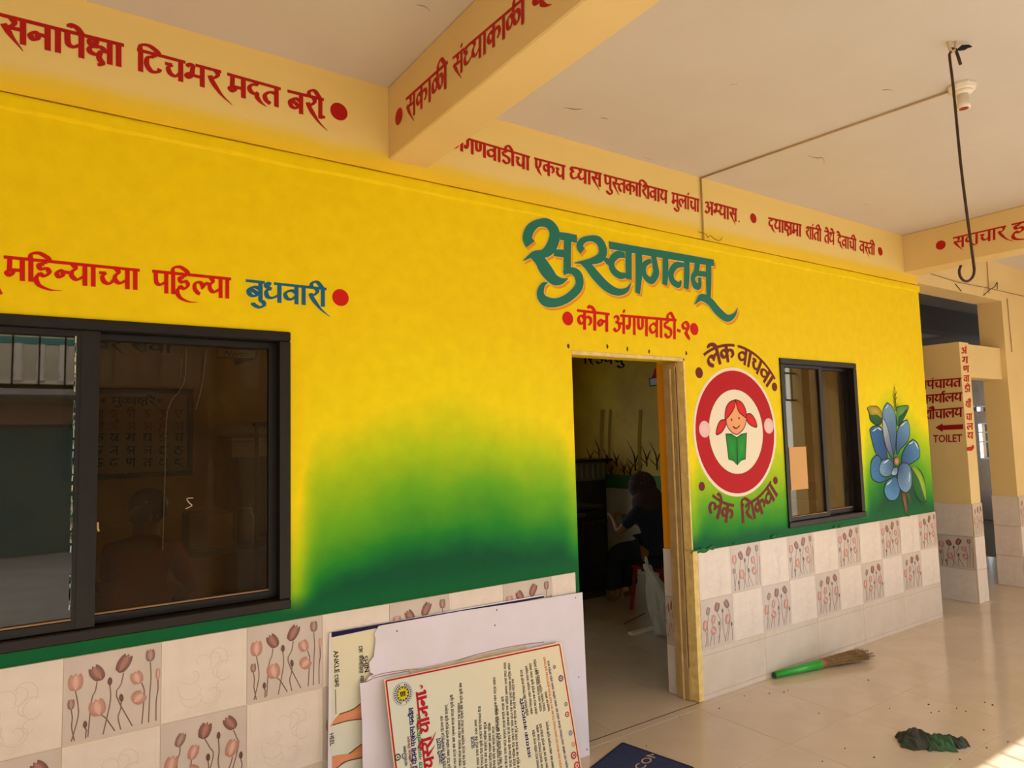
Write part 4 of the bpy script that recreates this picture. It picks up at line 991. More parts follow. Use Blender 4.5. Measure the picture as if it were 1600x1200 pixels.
# headline: from the foot of the board up to the closing quotes
rtext(mb, ['c aa', 'bh aa g- y s- r ii', 'y o j n aa'], (686,1262), (665,1078), .045, TR_, n=4, a=.13, b=.085)
for q_ in ((657,1071),(662,1078)): ribbon(mb, [(q_[0],q_[1]),(q_[0]+3,q_[1]+2),(q_[0]+1,q_[1]+6)], pf, TR_, 1.5, 1.2, (1,.2), 70)
NV = (30,30,96)
rtext(mb, ['v i k aa s', 's e v aa', 'y o j n aa', 'p r k l- p', 'p n v e l'], (655,1240), (645.5,1105), .020, NV, n=3, a=.13, b=.08)
rtext(mb, ['aa r aa', 'g r s', 'n aa g r ii', 's i m t ii', 'm h aa'], (661,1222), (655.5,1115), .013, (60,120,60))
rtext(mb, ['l aa bh aa c e', 's- v r uu p'], (694,1192), (688.5,1152), .020, NV, n=3)
rtext(mb, ['p aa t r t aa'], (743,1168), (741,1150), .018, NV)
rtext(mb, ['m h aa r aa s- T r', 'sh aa s n'], (636.5,1196), (634,1165), .010, INK)
rtext(mb, ['b aa l', 'v i k aa s', 'i v bh aa g'], (645,1205), (640,1150), .010, (150,40,50))
POOL = ['m u l ii', 'y o j n aa', 'l aa bh', 'p aa i l k', 'v r- sh aa', 'a k', 's r k aa r', 'k u T u M b', 'p r m aa N', 'sh aa s n', 'm d t', 'd e N y aa t', 'y e t aa', 'n aa v e', 'r k k m', 'j n m', 't aa r ii kh', 'a s t', 'k r aa v e', 'b M k']
POOL = [w.replace('v r- sh aa', 'v r sh aa').replace('a k', 'E k').replace('a s t', 'A s t') for w in POOL]
rd = random.Random(5)
lines = [((700,1250),(692,1118)), ((706,1250),(699,1101)), ((716,1250),(707.5,1085)), ((722,1250),(719,1098)), ((730,1250),(721.5,1066)),
         ((752,1250),(745,1124)), ((758,1250),(751,1103)), ((763,1250),(759.5,1128)), ((770,1250),(766.5,1129)), ((776,1250),(772.5,1135)),
         ((784,1250),(774,1058)), ((789,1250),(778,1102)), ((796,1250),(787,1088)), ((803,1250),(790.5,1035)), ((809,1250),(797,1036))]
for p0, p1 in lines:
    L = (po.at(*p0)-po.at(*p1)).length; ws = []; T = 0
    while T*.0115 < L*.94:
        w = rd.choice(POOL); ws.append(w); T += layout(w)[2]+.35
    rtext(mb, ws, p0, p1, .0115, (62,50,44), n=1, a=.10, b=.07)
rtext(mb, ['A v sh- y k', 'k aa g d p t r e'], (830,1184), (817,1090), .016, NV, n=2)
for p0, p1 in (((826,1118),(816,1046)),((833,1116),(824,1040)),((840,1116),(830,1036)),((847,1111),(837,1030)),((853,1110),(841,1046)),((860,1110),(854,1080)),((843,1200),(835,1140)),((849,1200),(841,1132)),((857,1200),(846,1130)),((866,1200),(856,1127)),((815,1250),(803,1060))):
    L = (po.at(*p0)-po.at(*p1)).length; ws = []; T = 0
    while T*.0115 < L*.94:
        w = rd.choice(POOL); ws.append(w); T += layout(w)[2]+.35
    rtext(mb, ws, p0, p1, .0115, (62,50,44), n=1, a=.10, b=.07)
for p0, p1, c in (((880,1210),(852,1026),(222,130,60)), ((890,1210),(858,1032),(70,60,110))):
    ws = []; T = 0; L = (po.at(*p0)-po.at(*p1)).length
    while T*.011 < L*.94:
        w = rd.choice(POOL); ws.append(w); T += layout(w)[2]+.35
    rtext(mb, ws, p0, p1, .011, c, n=1, a=.10, b=.07)
mb.build('notice_lettering', paint_dull, t, recalc=False)['kind'] = 'stuff'
mb = MB()
c = po.at(629,1084); disc(mb, c, .047, po.n, (120,130,170), 20, 32); disc(mb, c, .0455, po.n, (206,206,196), 21, 32); disc(mb, c, .031, po.n, (50,44,30), 22, 24); disc(mb, c, .028, po.n, (214,200,40), 23, 24)
ex = Vector((1,0,0)); ey = po.up
for k in range(26):
    a_ = 2*PI*k/26; d = ex*math.cos(a_)+ey*math.sin(a_); s_ = po.n.cross(d)
    if k in (6,7,19,20): continue
    q = c+d*.034+po.n*.0030; mb.add([q-s_*.0028, q+s_*.0028, q+s_*.0022+d*.008, q-s_*.0022+d*.008], [(0,1,2,3)], (50,54,110))
for k in range(12):
    a_ = 2*PI*k/12; disc(mb, c+(ex*math.cos(a_)+ey*math.sin(a_))*.0245, .0035, po.n, (40,36,24), 40, 6)
for dx in (-.009, 0, .009): mb.add([c+ex*(dx+q)+ey*r+po.n*.0034 for q, r in ((-.0025,-.011),(.0025,-.011),(.004,.010),(-.004,.010))], [(0,1,2,3)], (50,44,24))
for k, (p, r, c_) in enumerate((((876,1060),.015,(90,40,90)),((866,1042),.009,(90,90,140)),((884,1100),.010,(70,110,110)),((886,1116),.013,(196,50,50)),((891,1145),.012,(120,100,140)),((895,1163),.011,(230,140,90)),((896,1180),.017,(176,30,50)),((901,1196),.018,(206,40,50)),((621,1183),.014,(60,60,66)),((631,1181),.011,(90,96,110)))):
    c = po.at(*p); disc(mb, c, r, po.n, c_, 20+2*k, 20); disc(mb, c, r*.62, po.n, (216,206,186), 21+2*k, 16); disc(mb, c, r*.3, po.n, c_, 44+k, 10)
mb.build('notice_emblem', paint_dull, t, recalc=False)['kind'] = 'stuff'

# ================================================================== FLOOR ITEMS
def Fz(u, v, z=0.0): return on(u, v, 2, z)
# broom
bA, bB, bC = Vector((4.12,-.035,.024)), Vector((4.53,-.110,.034)), Vector((4.95,-.18,.030))
t = thing('grass_broom', 'soft grass broom with a bright green handle lying at the foot of the tiled wall', 'broom', (4.6,-.1,0))
MB().tube([bA, bA.lerp(bB,.4), bB], [.020,.024,.033], 14).build('handle', mat('green_sleeve', (24,158,44), .35), t, smooth=True)
MB().tube([bA-Vector((.002,0,0)), bA+Vector((.004,-.0005,0))], [.0195,.0205], 14).build('end_cap', mat('dark_green_cap', (20,70,40), .5), t)
MB().tube([bB-Vector((.004,0,0)), bB+Vector((.028,-.004,0))], [.031,.033], 14).build('binding', mat('red_brown_binding', (150,84,56), .7), t)
mb = MB(); straw = mat('dry_grass', (142,108,66), .9, noise=(30,(96,70,42),.8))
d0 = (bC-bB).normalized()
for i in range(150):
    a_, r_ = random.uniform(0, 2*PI), math.sqrt(random.random())
    s0 = bB+Vector((.015,0,0))+Vector((0, .026*r_*math.cos(a_), .026*r_*math.sin(a_)))
    ln = random.uniform(.86, 1.06)
    e0 = bB+(bC-bB)*ln+Vector((0, .085*r_*math.cos(a_), .030*r_*math.sin(a_)+.004)); e0.z = max(.004, e0.z)
    md = s0.lerp(e0, .55)+Vector((0,0,random.uniform(-.003,.004)))
    mb.tube([s0, md, e0], [.0035,.0028,.0018], 4, cap=True)
    if random.random() < .55:
        for k in range(3):
            f_ = e0+Vector((random.uniform(0,.03), random.uniform(-.018,.018), random.uniform(-.003,.014))); f_.z = max(.003, f_.z)
            mb.tube([e0, f_], [.0016,.0005], 3, cap=False)
mb.build('bristles', straw, t)['kind'] = 'stuff'
# crumpled rag
t = None
def cloth_heap(c, rx, ry, h, seed, mats, nx=46, ny=34, rot=0):
    """crumpled cloth: folded sheet laid over itself, rough outline, touching the floor"""
    rd = random.Random(seed); mb = MB(); vs = []
    ph = [(rd.uniform(4,11), rd.uniform(4,11), rd.uniform(0,6.3), rd.uniform(.5,1)) for _ in range(9)]
    for j in range(ny):
        for i in range(nx):
            u, v = i/(nx-1)*2-1, j/(ny-1)*2-1
            r = math.sqrt(u*u+v*v); a_ = math.atan2(v, u)
            rim = 1+.16*math.sin(3*a_+seed)+.10*math.sin(5*a_+1.3)+.07*math.sin(9*a_)
            sq = max(abs(u), abs(v)); k = (sq/r if r > 1e-6 else 1)
            x, y = u*k*rim, v*k*rim
            f = sum(math.sin(p*x+q*y+o)*w for p, q, o, w in ph)/4.2
            f2 = abs(math.sin(6*x-5*y+2*f))**.6
            z = h*max(0, (1-sq**4))*(.46+.34*f+.14*f2)
            z = max(z, .003+.004*(1-sq))
            vs.append(Vector((x*rx+.012*f, y*ry+.010*math.sin(7*x+3*f), z)))
    cc, ss = math.cos(rot), math.sin(rot)
    vs = [Vector((c[0]+p.x*cc-p.y*ss, c[1]+p.x*ss+p.y*cc, p.z)) for p in vs]
    mb.add(vs, [(j*nx+i, j*nx+i+1, (j+1)*nx+i+1, (j+1)*nx+i) for j in range(ny-1) for i in range(nx-1)])
    return mb
rc = Fz(1450,1163)
t = thing('cleaning_rag', 'crumpled dark grey and green cleaning rag on the polished floor', 'rag', (rc.x, rc.y, 0))
ragm = mat('dark_rag', (66,62,56), .95, noise=(14,(44,62,46),.9), bump=(70,.6,.003))
ragg = mat('green_rag', (48,78,50), .95, noise=(16,(66,96,60),.8), bump=(70,.6,.003))
rax = Vector((RGT.x, RGT.y, 0)).normalized(); rot = math.atan2(rax.y, rax.x)
def rp(du, dv): return Vector((rc.x, rc.y, 0))+rax*du+Vector((FWD.x,FWD.y,0)).normalized()*dv
o = cloth_heap(rp(-.055,.01), .095, .085, .095, 2, ragm, rot=rot-.15).build('grey_fold', ragm, t, smooth=True); o.modifiers.new('s', 'SUBSURF').render_levels = 1
o = cloth_heap(rp(.035,-.035), .085, .062, .078, 5, ragg, rot=rot+.1).build('green_fold', ragg, t, smooth=True); o.modifiers.new('s', 'SUBSURF').render_levels = 1
o = cloth_heap(rp(.105,.0), .080, .055, .060, 9, ragm, rot=rot-.35).build('frayed_end', ragm, t, smooth=True); o.modifiers.new('s', 'SUBSURF').render_levels = 1
# door mat
t = thing('door_mat', 'navy blue door mat with worn beige lettering in front of the doorway', 'mat', (2.5,-.35,0))
mc = [Fz(973,1161,.006), Fz(1081,1199,.006)]
e1 = (mc[1]-mc[0]); e1.z = 0; e2 = Fz(925,1199,.006)-mc[0]; e2.z = 0
e1u = e1.normalized(); e2u = e2.normalized()
Lm, Wm = .62, .42
O = Vector((mc[0].x, mc[0].y, 0))
P = [O, O+e1u*Wm, O+e1u*Wm+e2u*Lm, O+e2u*Lm]
MB().prism([p+Vector((0,0,.001)) for p in P], (0,0,.006)).build('pile', mat('navy_mat', (24,34,72), .95, noise=(60,(36,48,90),.8), bump=(120,.8,.003)), t)
mb = MB()
for k in range(4):
    a_, b_ = P[k], P[(k+1)%4]; d = (b_-a_).normalized(); s_ = Vector((-d.y,d.x,0))*.006
    mb.prism([a_-s_, b_-s_, b_+s_, a_+s_], (0,0,.008))
mb.build('hem', mat('navy_hem', (14,20,44), .9), t)
mb = MB()
def matf(s, y, l):
    A_ = Fz(1003,1203,.0085); B_ = Fz(1031,1177,.0085); A_.z = B_.z = .0078; D = (B_-A_).normalized(); U = Vector((-D.y, D.x, 0))
    return A_+D*((B_-A_).length*s)+U*(.050*y)+Vector((0,0,EPS*l))
latin(mb, 'COM', matf, (196,166,128)); mb.build('mat_lettering', paint_dull, t, recalc=False)
MB().box(DX0-.1, DX1+.01, -.007, .0, 0, .0008).build('threshold_joint', mat('dark_joint', (70,52,38), .9), slab)
# crumbs of dirt on the floor
mb = MB()
spots = [(1225,1082,2.2),(1202,1084,2),(1124,1107,2),(1231,1079,1.6),(1163,1088,1.6),(1357,1063,2.6),(1451,1101,2.6),(1500,1187,2),(1537,1141,2),(1551,1102,3),(1455,1114,2),(1495,1107,1.6),(1539,1098,1.6),(1509,1112,1.6),(1467,1112,1.6),(1366,1184,2.2),(1542,1169,2),(1575,1160,1.6),(1390,1108,1.4),(1280,1115,1.2),(1062,1120,1.2),(1010,1166,1.4),(1320,1170,1.2),(1285,1190,1.4)]
for u, v, s in spots:
    q = Fz(u, v); mb.blob((q.x, q.y, .002), s*.0028, s*.0022, .003, 7, 4, jitter=.3)
tag(mb.build('floor_dirt', mat('dirt', (60,42,34), .95), loc=Fz(1400,1100)), 'scattered dark crumbs of dirt on the polished floor', 'dirt')['kind'] = 'stuff'

# ================================================================== INSIDE THE CLASSROOM
S6 = lambda u, v: on(u, v, 0, 5.9985)
struct(MB().box(5.992, 6.0, TW, 4.5, 1.0, 1.17).build('trim_13', mat('inner_green_band', (40,110,60), .6, noise=(4,(90,130,40),.8))))
# grass and sign painted on the side wall
mb = MB(); sm = lambda x, y, l: S6(x, y)+Vector((-EPS*l, 0, 0)); BR_ = (58,30,12)
for k, (x, y, s) in enumerate(((922,712,1.0),(936,700,1.1),(948,712,.9),(963,716,.9),(992,712,1.7),(1010,712,1.2),(1026,712,1.6),(975,730,.8),(985,732,.9),(1000,731,.8),(955,732,.7))):
    ribbon(mb, [(x+1,y+14*s),(x-1,y),(x-7*s,y-14*s)], sm, BR_, 1.3, 1.0, (1,.2), 5*k); ribbon(mb, [(x,y+8*s),(x+3*s,y-2),(x+6*s,y-8*s)], sm, BR_, 1.0, .8, (1,.2), 5*k+1)
    ribbon(mb, [(x,y+10*s),(x-5*s,y+5*s),(x-8*s,y+2*s)], sm, BR_, .9, .7, (1,.2), 5*k+2)
for x, w in ((941,6),(953,4),(1000,5)): ribbon(mb, [(x,735),(x-1,690),(x+1,640)], sm, (150,118,24), w*.5, w*.5, layer=60)
mb.build('painted_grass', paint_dull, wright, recalc=False)
px_word(wright, 'aa E D v c e u', (912,551), (975,551), 17, 17, (16,14,12), S6, (-1,0,0))
mb = MB()
shape(mb, [(1021,594),(1021,583),(1025,573),(1032,565),(1042,562),(1055,566),(1062,580),(1063,594)], sm, (170,26,30), (180,34,36), 0)
mb.add([sm(1014,591,4), sm(1066,584,4), sm(1066,597,4), sm(1015.5,604,4)], [(0,1,2,3)], (20,20,18)); mb.add([sm(1015.5,592,6), sm(1065,585.5,6), sm(1065,595.5,6), sm(1016.5,602.5,6)], [(0,1,2,3)], (190,196,196))
mb.add([sm(1036,600,3), sm(1040,600,3), sm(1040,616,3), sm(1036,614,3)], [(0,1,2,3)], (20,20,18))
A_, B_, A1, B1 = S6(1028,600), S6(1054,596), S6(1028,591), S6(1054,587)
latin(mb, 'East', lambda s, y, l: A_.lerp(B_, s)+(A1.lerp(B1, s)-A_.lerp(B_, s))*y+Vector((-EPS*9,0,0)), (16,16,16), shear=.2)
word(mb, 'p uu v ref', pxframe(S6, (-1,0,0), (1027,573), (1050,571), 8, 8), (230,200,190), 3, layer0=20)
mb.build('painted_direction_sign', paint_dull, wright, recalc=False)
# back wall: sign, words, alphabet board
YB = 4.4985
Wb = lambda u, v: W(u, v, YB); BNv = (0,-1,0)
for tk, p0, p1, h in (('v r', (148,529), (190,531), 17), ('s e v aa', (204,531), (268,534.5), 17)): px_word(wback, tk, p0, p1, h, h, (60,50,14), Wb, BNv)
mb = MB(); bm_ = lambda x, y, l: Wb(x, y)+Vector((0,-EPS*l,0))
mb.add([bm_(339,543,2), bm_(401,546.5,2), bm_(400,561,2), bm_(338.5,558.5,2)], [(0,1,2,3)], (30,26,18)); mb.add([bm_(340,544,4), bm_(400,547.5,4), bm_(399,560,4), bm_(339.5,557.5,4)], [(0,1,2,3)], (206,196,170))
mb.add([bm_(366,560,3), bm_(399,561,3), bm_(368,571,3)], [(0,1,2)], (60,50,40)); mb.add([bm_(350,540,3), bm_(392,542,3), bm_(392,546,3), bm_(350,544,3)], [(0,1,2,3)], (150,60,50))
A2, B2_, A21, B21 = Wb(350,555.5), Wb(387,557.5), Wb(350,547), Wb(387,549)
latin(mb, 'North', lambda s, y, l: A2.lerp(B2_, s)+(A21.lerp(B21, s)-A2.lerp(B2_, s))*y+Vector((0,-EPS*9,0)), (40,24,16), shear=.3)
mb.build('painted_direction_sign', paint_dull, wback, recalc=False)
t = thing('alphabet_board', 'framed alphabet board with rows of letters on the back wall inside the left window', 'board', tuple(W(220,730,4.47)))
c0, c1 = W(120,608,4.46), W(304,735,4.46)
def q_(u, v): return W(u, v, 4.455)
a0, a1 = q_(110,614), q_(292,735); 
MB().box(a0.x, a1.x, 4.462, 4.49, a1.z, a0.z).build('panel', mat('board_panel', (150,160,140), .5, noise=(2,(190,140,80),.9)), t)
for X0_, X1_, Za, Zb in ((a0.x-.05, a1.x+.05, a0.z, a0.z+.05), (a0.x-.05, a1.x+.05, a1.z-.05, a1.z), (a0.x-.05, a0.x, a1.z, a0.z), (a1.x, a1.x+.05, a1.z, a0.z)):
    MB().box(X0_, X1_, 4.44, 4.498, Za, Zb, bev=.004).build('frame', dark_wood, t)
Wq = lambda u, v: W(u, v, 4.460); mb = MB(); k = 0
k = word(mb, 'm u L aa ksh r e', pxframe(Wq, BNv, (174,620.5), (243,621.5), 11, 11), (30,34,40), 3)
for p in ((161,626),(249,626)): disc(mb, Wq(*p), .022, BNv, (30,34,40), n=10)
COLX = (129,154,178,204,230,255,279)
for r, (y, row_, c) in enumerate(((641,('A','A aa','I','I ii','U','U uu','E'),(150,60,40)), (660,('E e','A o','A au','A M','A','h','A'),(160,60,40)), (678,('k','k','kh','g','gh','ng','c'),(24,22,20)), (698,('ch','ch','j','jh','ny','T','Th'),(24,22,20)), (717,('D','D','Dh','N','t','th','d'),(24,22,20)))):
    for x, tk in list(zip(COLX, row_)):
        mb2 = word(mb, tk, pxframe(Wq, BNv, (x-7,y), (x+8,y), 12, 12), c, 3, a=.09, b=.06)
mb.build('board_lettering', paint_dull, t, recalc=False)
# generic things along the back wall
t = thing('steel_cupboard', 'dark steel cupboard against the back wall inside the left window', 'cupboard', tuple(W(405,930,4.1)[:2])+(0,))
a_, b_ = W(372,715,4.0), W(470,715,4.0)
MB().box(a_.x, b_.x, 4.0, 4.45, 0, a_.z, bev=.01).build('body', mat('dark_steel', (60,50,42), .5), t)
MB().box((a_.x+b_.x)/2-.004, (a_.x+b_.x)/2+.004, 3.985, 4.0, .1, a_.z-.05).build('door_gap', blackm, t)
MB().box((a_.x+b_.x)/2-.05, (a_.x+b_.x)/2-.035, 3.96, 4.0, .8, .95).build('handle', grey_steel, t)
z_ = a_.z
o = tag(MB().box(a_.x-.05, b_.x-.05, 4.02, 4.4, z_, z_+.15, bev=.01).box(a_.x-.06, b_.x-.04, 4.01, 4.41, z_+.15, z_+.19, bev=.01).build('storage_box', mat('dull_white_box', (170,156,130), .6), loc=(a_.x+.2, 4.2, z_)), 'white storage box on top of the dark steel cupboard', 'box')
o = tag(MB().blob(((a_.x+b_.x)/2-.1, 4.2, z_+.19+.07), .42, .18, .075, 20, 10).build('white_bundle', mat('bundle_cloth', (190,172,140), .9, bump=(20,.5,.01)), loc=((a_.x+b_.x)/2, 4.2, z_+.19), smooth=True), 'pale cloth bundle lying on the white storage box', 'bundle')
t = thing('side_table', 'long grey table behind the seated woman inside the left window', 'table', (1.1, 2.6, 0))
MB().box(.7, 1.9, 2.4, 2.9, .86, .90, bev=.006).build('tabletop', grey_steel, t)
for x in (.75, 1.85):
    for y in (2.45, 2.85): MB().box(x-.02, x+.02, y-.02, y+.02, 0, .86).build('leg', grey_steel, t)
o = tag(MB().box(.95, 1.25, 2.5, 2.8, .90, 1.16, bev=.01).build('carton', mat('carton', (150,130,104), .8), loc=(1.1, 2.65, .9)), 'small pale carton on the grey table', 'carton')
mb = MB(); mb.lathe((1.36,2.6,.9), [(.06,0),(.07,.03),(.07,.2),(.05,.24),(.05,.27)], 16)
tag(mb.build('toffee_jar', mat('jar', (130,60,50), .3, noise=(30,(60,110,60),1)), loc=(1.36,2.6,.9), smooth=True), 'clear jar of coloured sweets on the grey table', 'jar')
t = thing('hanging_cloth', 'green and red cloth hanging at the right edge of the left window', 'cloth', (1.35, .9, .5))
def drape(x0, x1, y, z0, z1, amp, f):
    mb = MB(); n = 24; vs = []
    for j in range(11):
        for i in range(n+1):
            x = x0+(x1-x0)*i/n; q = j/10; vs.append((x+.03*q*math.sin(f*i/n), y+amp*math.sin(f*i/n*1.7+q), z1+(z0-z1)*q))
    mb.add(vs, [(j*(n+1)+i, j*(n+1)+i+1, (j+1)*(n+1)+i+1, (j+1)*(n+1)+i) for j in range(10) for i in range(n)]); return mb
drape(1.15, 1.40, .95, .95, 1.75, .025, 16).build('green_cloth', mat('green_cloth', (110,140,60), .9), t, smooth=True)
drape(1.05, 1.34, .93, .55, 1.02, .03, 12).build('red_cloth', mat('red_cloth', (150,40,50), .9), t, smooth=True)
MB().tube([(1.0,.95,1.76),(1.55,.95,1.76)], .01, 8).build('rail', steel, t)
MB().tube([(1.02,.95,0),(1.02,.95,1.76)], .012, 8).tube([(1.53,.95,0),(1.53,.95,1.76)], .012, 8).build('post', steel, t)

# things seen through the doorway
t = thing('dark_desk', 'dark wooden desk with panelled front inside the doorway', 'desk', (4.6, 2.9, 0))
MB().box(4.0, 4.98, 2.50, 3.5, .74, .78, bev=.006).build('desk_top', dark_wood, t)
MB().box(4.03, 4.95, 2.53, 3.47, 0, .74).build('pedestal', dark_wood, t)
for x in (4.06, 4.37, 4.68): MB().box(x, x+.27, 2.515, 2.53, .08, .68, bev=.006).build('front_panel', mat('desk_panel', (40,30,26), .5), t)
t = thing('black_case', 'long black flat case lying on the dark desk', 'case', (4.6, 2.3, .78))
pb = [W(905,812,2.2), W(1017,783,2.2)]
MB().box(4.22, 4.97, 2.52, 2.95, .7805, .88, bev=.012).build('base', blackm, t)
MB().box(4.22, 4.97, 2.52, 2.95, .885, .93, bev=.012).build('lid', mat('black_lid', (34,32,32), .35), t)
MB().box(4.55, 4.68, 2.495, 2.52, .83, .87, bev=.004).build('handle', grey_steel, t)
px, py = W(934,790,3.0).x, 3.0
t = thing('cooking_pot', 'large dark cooking pot standing on the desk', 'pot', (4.88, 3.22, .78))
MB().lathe((4.88,3.22,.781), [(.13,0),(.17,.03),(.18,.24),(.20,.26),(.20,.268),(.17,.265),(.16,.05),(0,.045)], 28).build('body', mat('soot_metal', (36,32,30), .5, metal=.4), t, smooth=True)
for s in (-1, 1): MB().tube(catmull([(4.88+s*.18,3.18,.98),(4.88+s*.23,3.18,.99),(4.88+s*.23,3.26,.99),(4.88+s*.18,3.26,.98)], 3), .008, 6).build('handle', grey_steel, t)
t = thing('shelf_unit', 'pale slatted crate rack with a black top behind the desk', 'shelf', (4.9, 3.6, 0))
a_, b_ = W(897,745,3.6), W(946,745,3.6)
MB().box(a_.x-.1, b_.x, 3.6, 3.95, 0, 1.10).build('cabinet', dark_wood, t)
MB().box(a_.x-.1, b_.x, 3.6, 3.9, 1.105, 1.33).build('crate', mat('pale_crate', (110,104,96), .6), t)
for i in range(7): MB().box(a_.x-.08+.09*i, a_.x-.055+.09*i, 3.588, 3.6, 1.13, 1.31).build('slat', mat('crate_slat', (150,146,136), .6) if i == 0 else MATS['crate_slat'], t)
MB().box(a_.x-.14, b_.x+.07, 3.5, 3.95, 1.335, 1.37, bev=.008).build('top', blackm, t)
t = thing('pot_lid', 'flat dark lid covering the cooking pot', 'lid', (4.88, 3.22, 1.05))
MB().lathe((4.88,3.22,1.050), [(.195,0),(.195,.006),(.0,.0065)], 28).build('disc', MATS['soot_metal'], t, smooth=False)
mb = MB(); mb.blob((4.81, 3.20, 1.056+.062), .062, .062, .062, 18, 12)
tag(mb.build('ball', mat('lime_ball', (190,190,40), .5), loc=(4.81, 3.20, 1.056), smooth=True), 'round yellow-green ball resting on the lid of the cooking pot', 'ball')
mb = MB(); mb.lathe((4.97,3.18,1.057), [(.035,0),(.05,.03),(.052,.055),(.047,.055),(.03,.01)], 16)
tag(mb.build('bowl', mat('orange_bowl', (190,90,50), .5), loc=(4.97,3.18,1.057), smooth=True), 'small orange bowl beside the yellow-green ball', 'bowl')

def skin_mesh(name, verts, edges, rad, m, parent, sub=2, root=0):
    me = bpy.data.meshes.new(name); o0 = ORG.get(parent.name, Vector((0,0,0)))
    me.from_pydata([tuple(Vector(v)-o0) for v in verts], edges, [])
    ob = bpy.data.objects.new(name, me); COL.objects.link(ob)
    ob.modifiers.new('sk', 'SKIN'); sv = me.skin_vertices[0].data
    for i, r in enumerate(rad): sv[i].radius = (r, r) if not isinstance(r, tuple) else r
    sv[root].use_root = True
    s = ob.modifiers.new('ss', 'SUBSURF'); s.levels = sub; s.render_levels = sub
    dg = bpy.context.evaluated_depsgraph_get(); m2 = bpy.data.meshes.new_from_object(ob.evaluated_get(dg)); bpy.data.objects.remove(ob)
    m2.materials.clear(); m2.materials.append(m); m2.polygons.foreach_set('use_smooth', [True]*len(m2.polygons))
    o = bpy.data.objects.new(name, m2); COL.objects.link(o); o.parent = parent; ORG[o.name] = o0; return o
def seated(base, face, seat, name_label, cloth, cloth2, hair_cover=None, lean=.12, arms='lap'):
    """seated woman; base = floor point under the pelvis, face = heading angle, local x = right, y = forward"""
    t = thing('person', name_label, 'person', base)
    B = Vector(base); c, s = math.cos(face), math.sin(face); F_ = Vector((c, s, 0)); R_ = Vector((s, -c, 0))
    def L(x, y, z): return B+R_*x+F_*y+Vector((0,0,z))
    hd = L(0, lean+.06, seat+.70)
    V = [L(0,0,seat+.125), L(0,.02,seat+.25), L(0,lean*.5,seat+.40), L(0,lean*.8,seat+.50), L(0,lean+.01,seat+.575), L(0,lean+.03,seat+.64), hd, hd+F_*.01+Vector((0,0,.09))]
    Rr = [.105, .10, .125, .10, .05, .062, .088, .062]; E_ = [(i,i+1) for i in range(7)]
    def add(chain, rr, root):
        k = root
        for p, r in zip(chain, rr): V.append(p); Rr.append(r); E_.append((k, len(V)-1)); k = len(V)-1
        return k
    for q in (-1, 1):
        add([L(q*.09,.04,seat+.11), L(q*.11,.25,seat+.11), L(q*.11,.44,seat+.085), L(q*.11,.46,seat*.5), L(q*.11,.44,.09), L(q*.12,.56,.035)], [.095,.085,.06,.05,.036,.03], 0)
        if arms == 'lap': el, ha = L(q*.24,lean+.10,seat+.24), L(q*.10,.34,seat+.22)
        else: el, ha = L(q*.22,lean+.16,seat+.30), L(q*.12,.46,seat+.40)
        sh = L(q*.17,lean*.8,seat+.505)
        k = add([sh, sh.lerp(el,.5), el, el.lerp(ha,.55), ha], [.055,.046,.036,.030,.022], 3)
        d = (ha-el).normalized(); sd_ = d.cross(Vector((0,0,1))).normalized()
        k = add([ha+d*.045], [.026], k)
        pr = len(V)-1
        for f_, (o_, l_) in enumerate(((-.026,.075),(-.009,.085),(.009,.08),(.025,.065))):
            b_ = ha+d*.075+sd_*o_
            add([b_, b_+d*l_*.5-Vector((0,0,.008)), b_+d*l_-Vector((0,0,.03))], [.009,.0085,.007], pr)
        add([ha+d*.04-sd_*.034*q, ha+d*.075-sd_*.045*q], [.010,.008], pr)
    skin_mesh('body', V, E_, Rr, skinm, t)
    # clothes follow the body
    V2 = [L(0,-.015,seat+.16), L(0,.01,seat+.25), L(0,lean*.5,seat+.40), L(0,lean*.8,seat+.515), L(0,-.03,seat+.10)]; R2_ = [.172,.15,.145,.10,.165]; E2 = [(0,1),(1,2),(2,3),(0,4)]
    for q in (-1, 1):
        n = len(V2); el = L(q*.24,lean+.10,seat+.24) if arms == 'lap' else L(q*.22,lean+.16,seat+.30)
        V2 += [L(q*.165,lean*.8,seat+.505), L(q*.165,lean*.8,seat+.505).lerp(el,.75)]; R2_ += [.068,.058]; E2 += [(3,n),(n,n+1)]
    skin_mesh('blouse', V2, E2, R2_, cloth, t)
    V3 = [L(0,-.01,seat+.15)]; R3 = [.165]; E3 = []
    for q in (-1, 1):
        k = 0
        for p, r in ((L(q*.10,.20,seat+.115), .118), (L(q*.11,.45,seat+.085), .105), (L(q*.11,.50,seat*.5), .095), (L(q*.11,.48,.13), .11)):
            V3.append(p); R3.append(r); E3.append((k, len(V3)-1)); k = len(V3)-1
    skin_mesh('loose_trousers', V3, E3, R3, cloth2, t)
    # face: nose, ears, eyes, mouth
    H = hd+Vector((0,0,.01)); mb = MB()
    mb.blob(H+F_*.092-Vector((0,0,.012)), .012,.012,.020, 8, 6)
    for q in (-1, 1): mb.blob(H+R_*q*.088-Vector((0,0,.005)), .012,.012,.028, 8, 6)
    mb.build('nose_and_ears', skinm, t, smooth=True)
    mb = MB()
    for q in (-1, 1): mb.blob(H+F_*.080+R_*q*.032+Vector((0,0,.018)), .011,.011,.007, 8, 6)
    mb.build('eyes', blackm, t, smooth=True)
    MB().tube([H+F_*.083+R_*-.022-Vector((0,0,.052)), H+F_*.088-Vector((0,0,.055)), H+F_*.083+R_*.022-Vector((0,0,.052))], .005, 6).build('mouth', MATS.get('lips') or mat('lips', (120,50,44), .5), t, smooth=True)
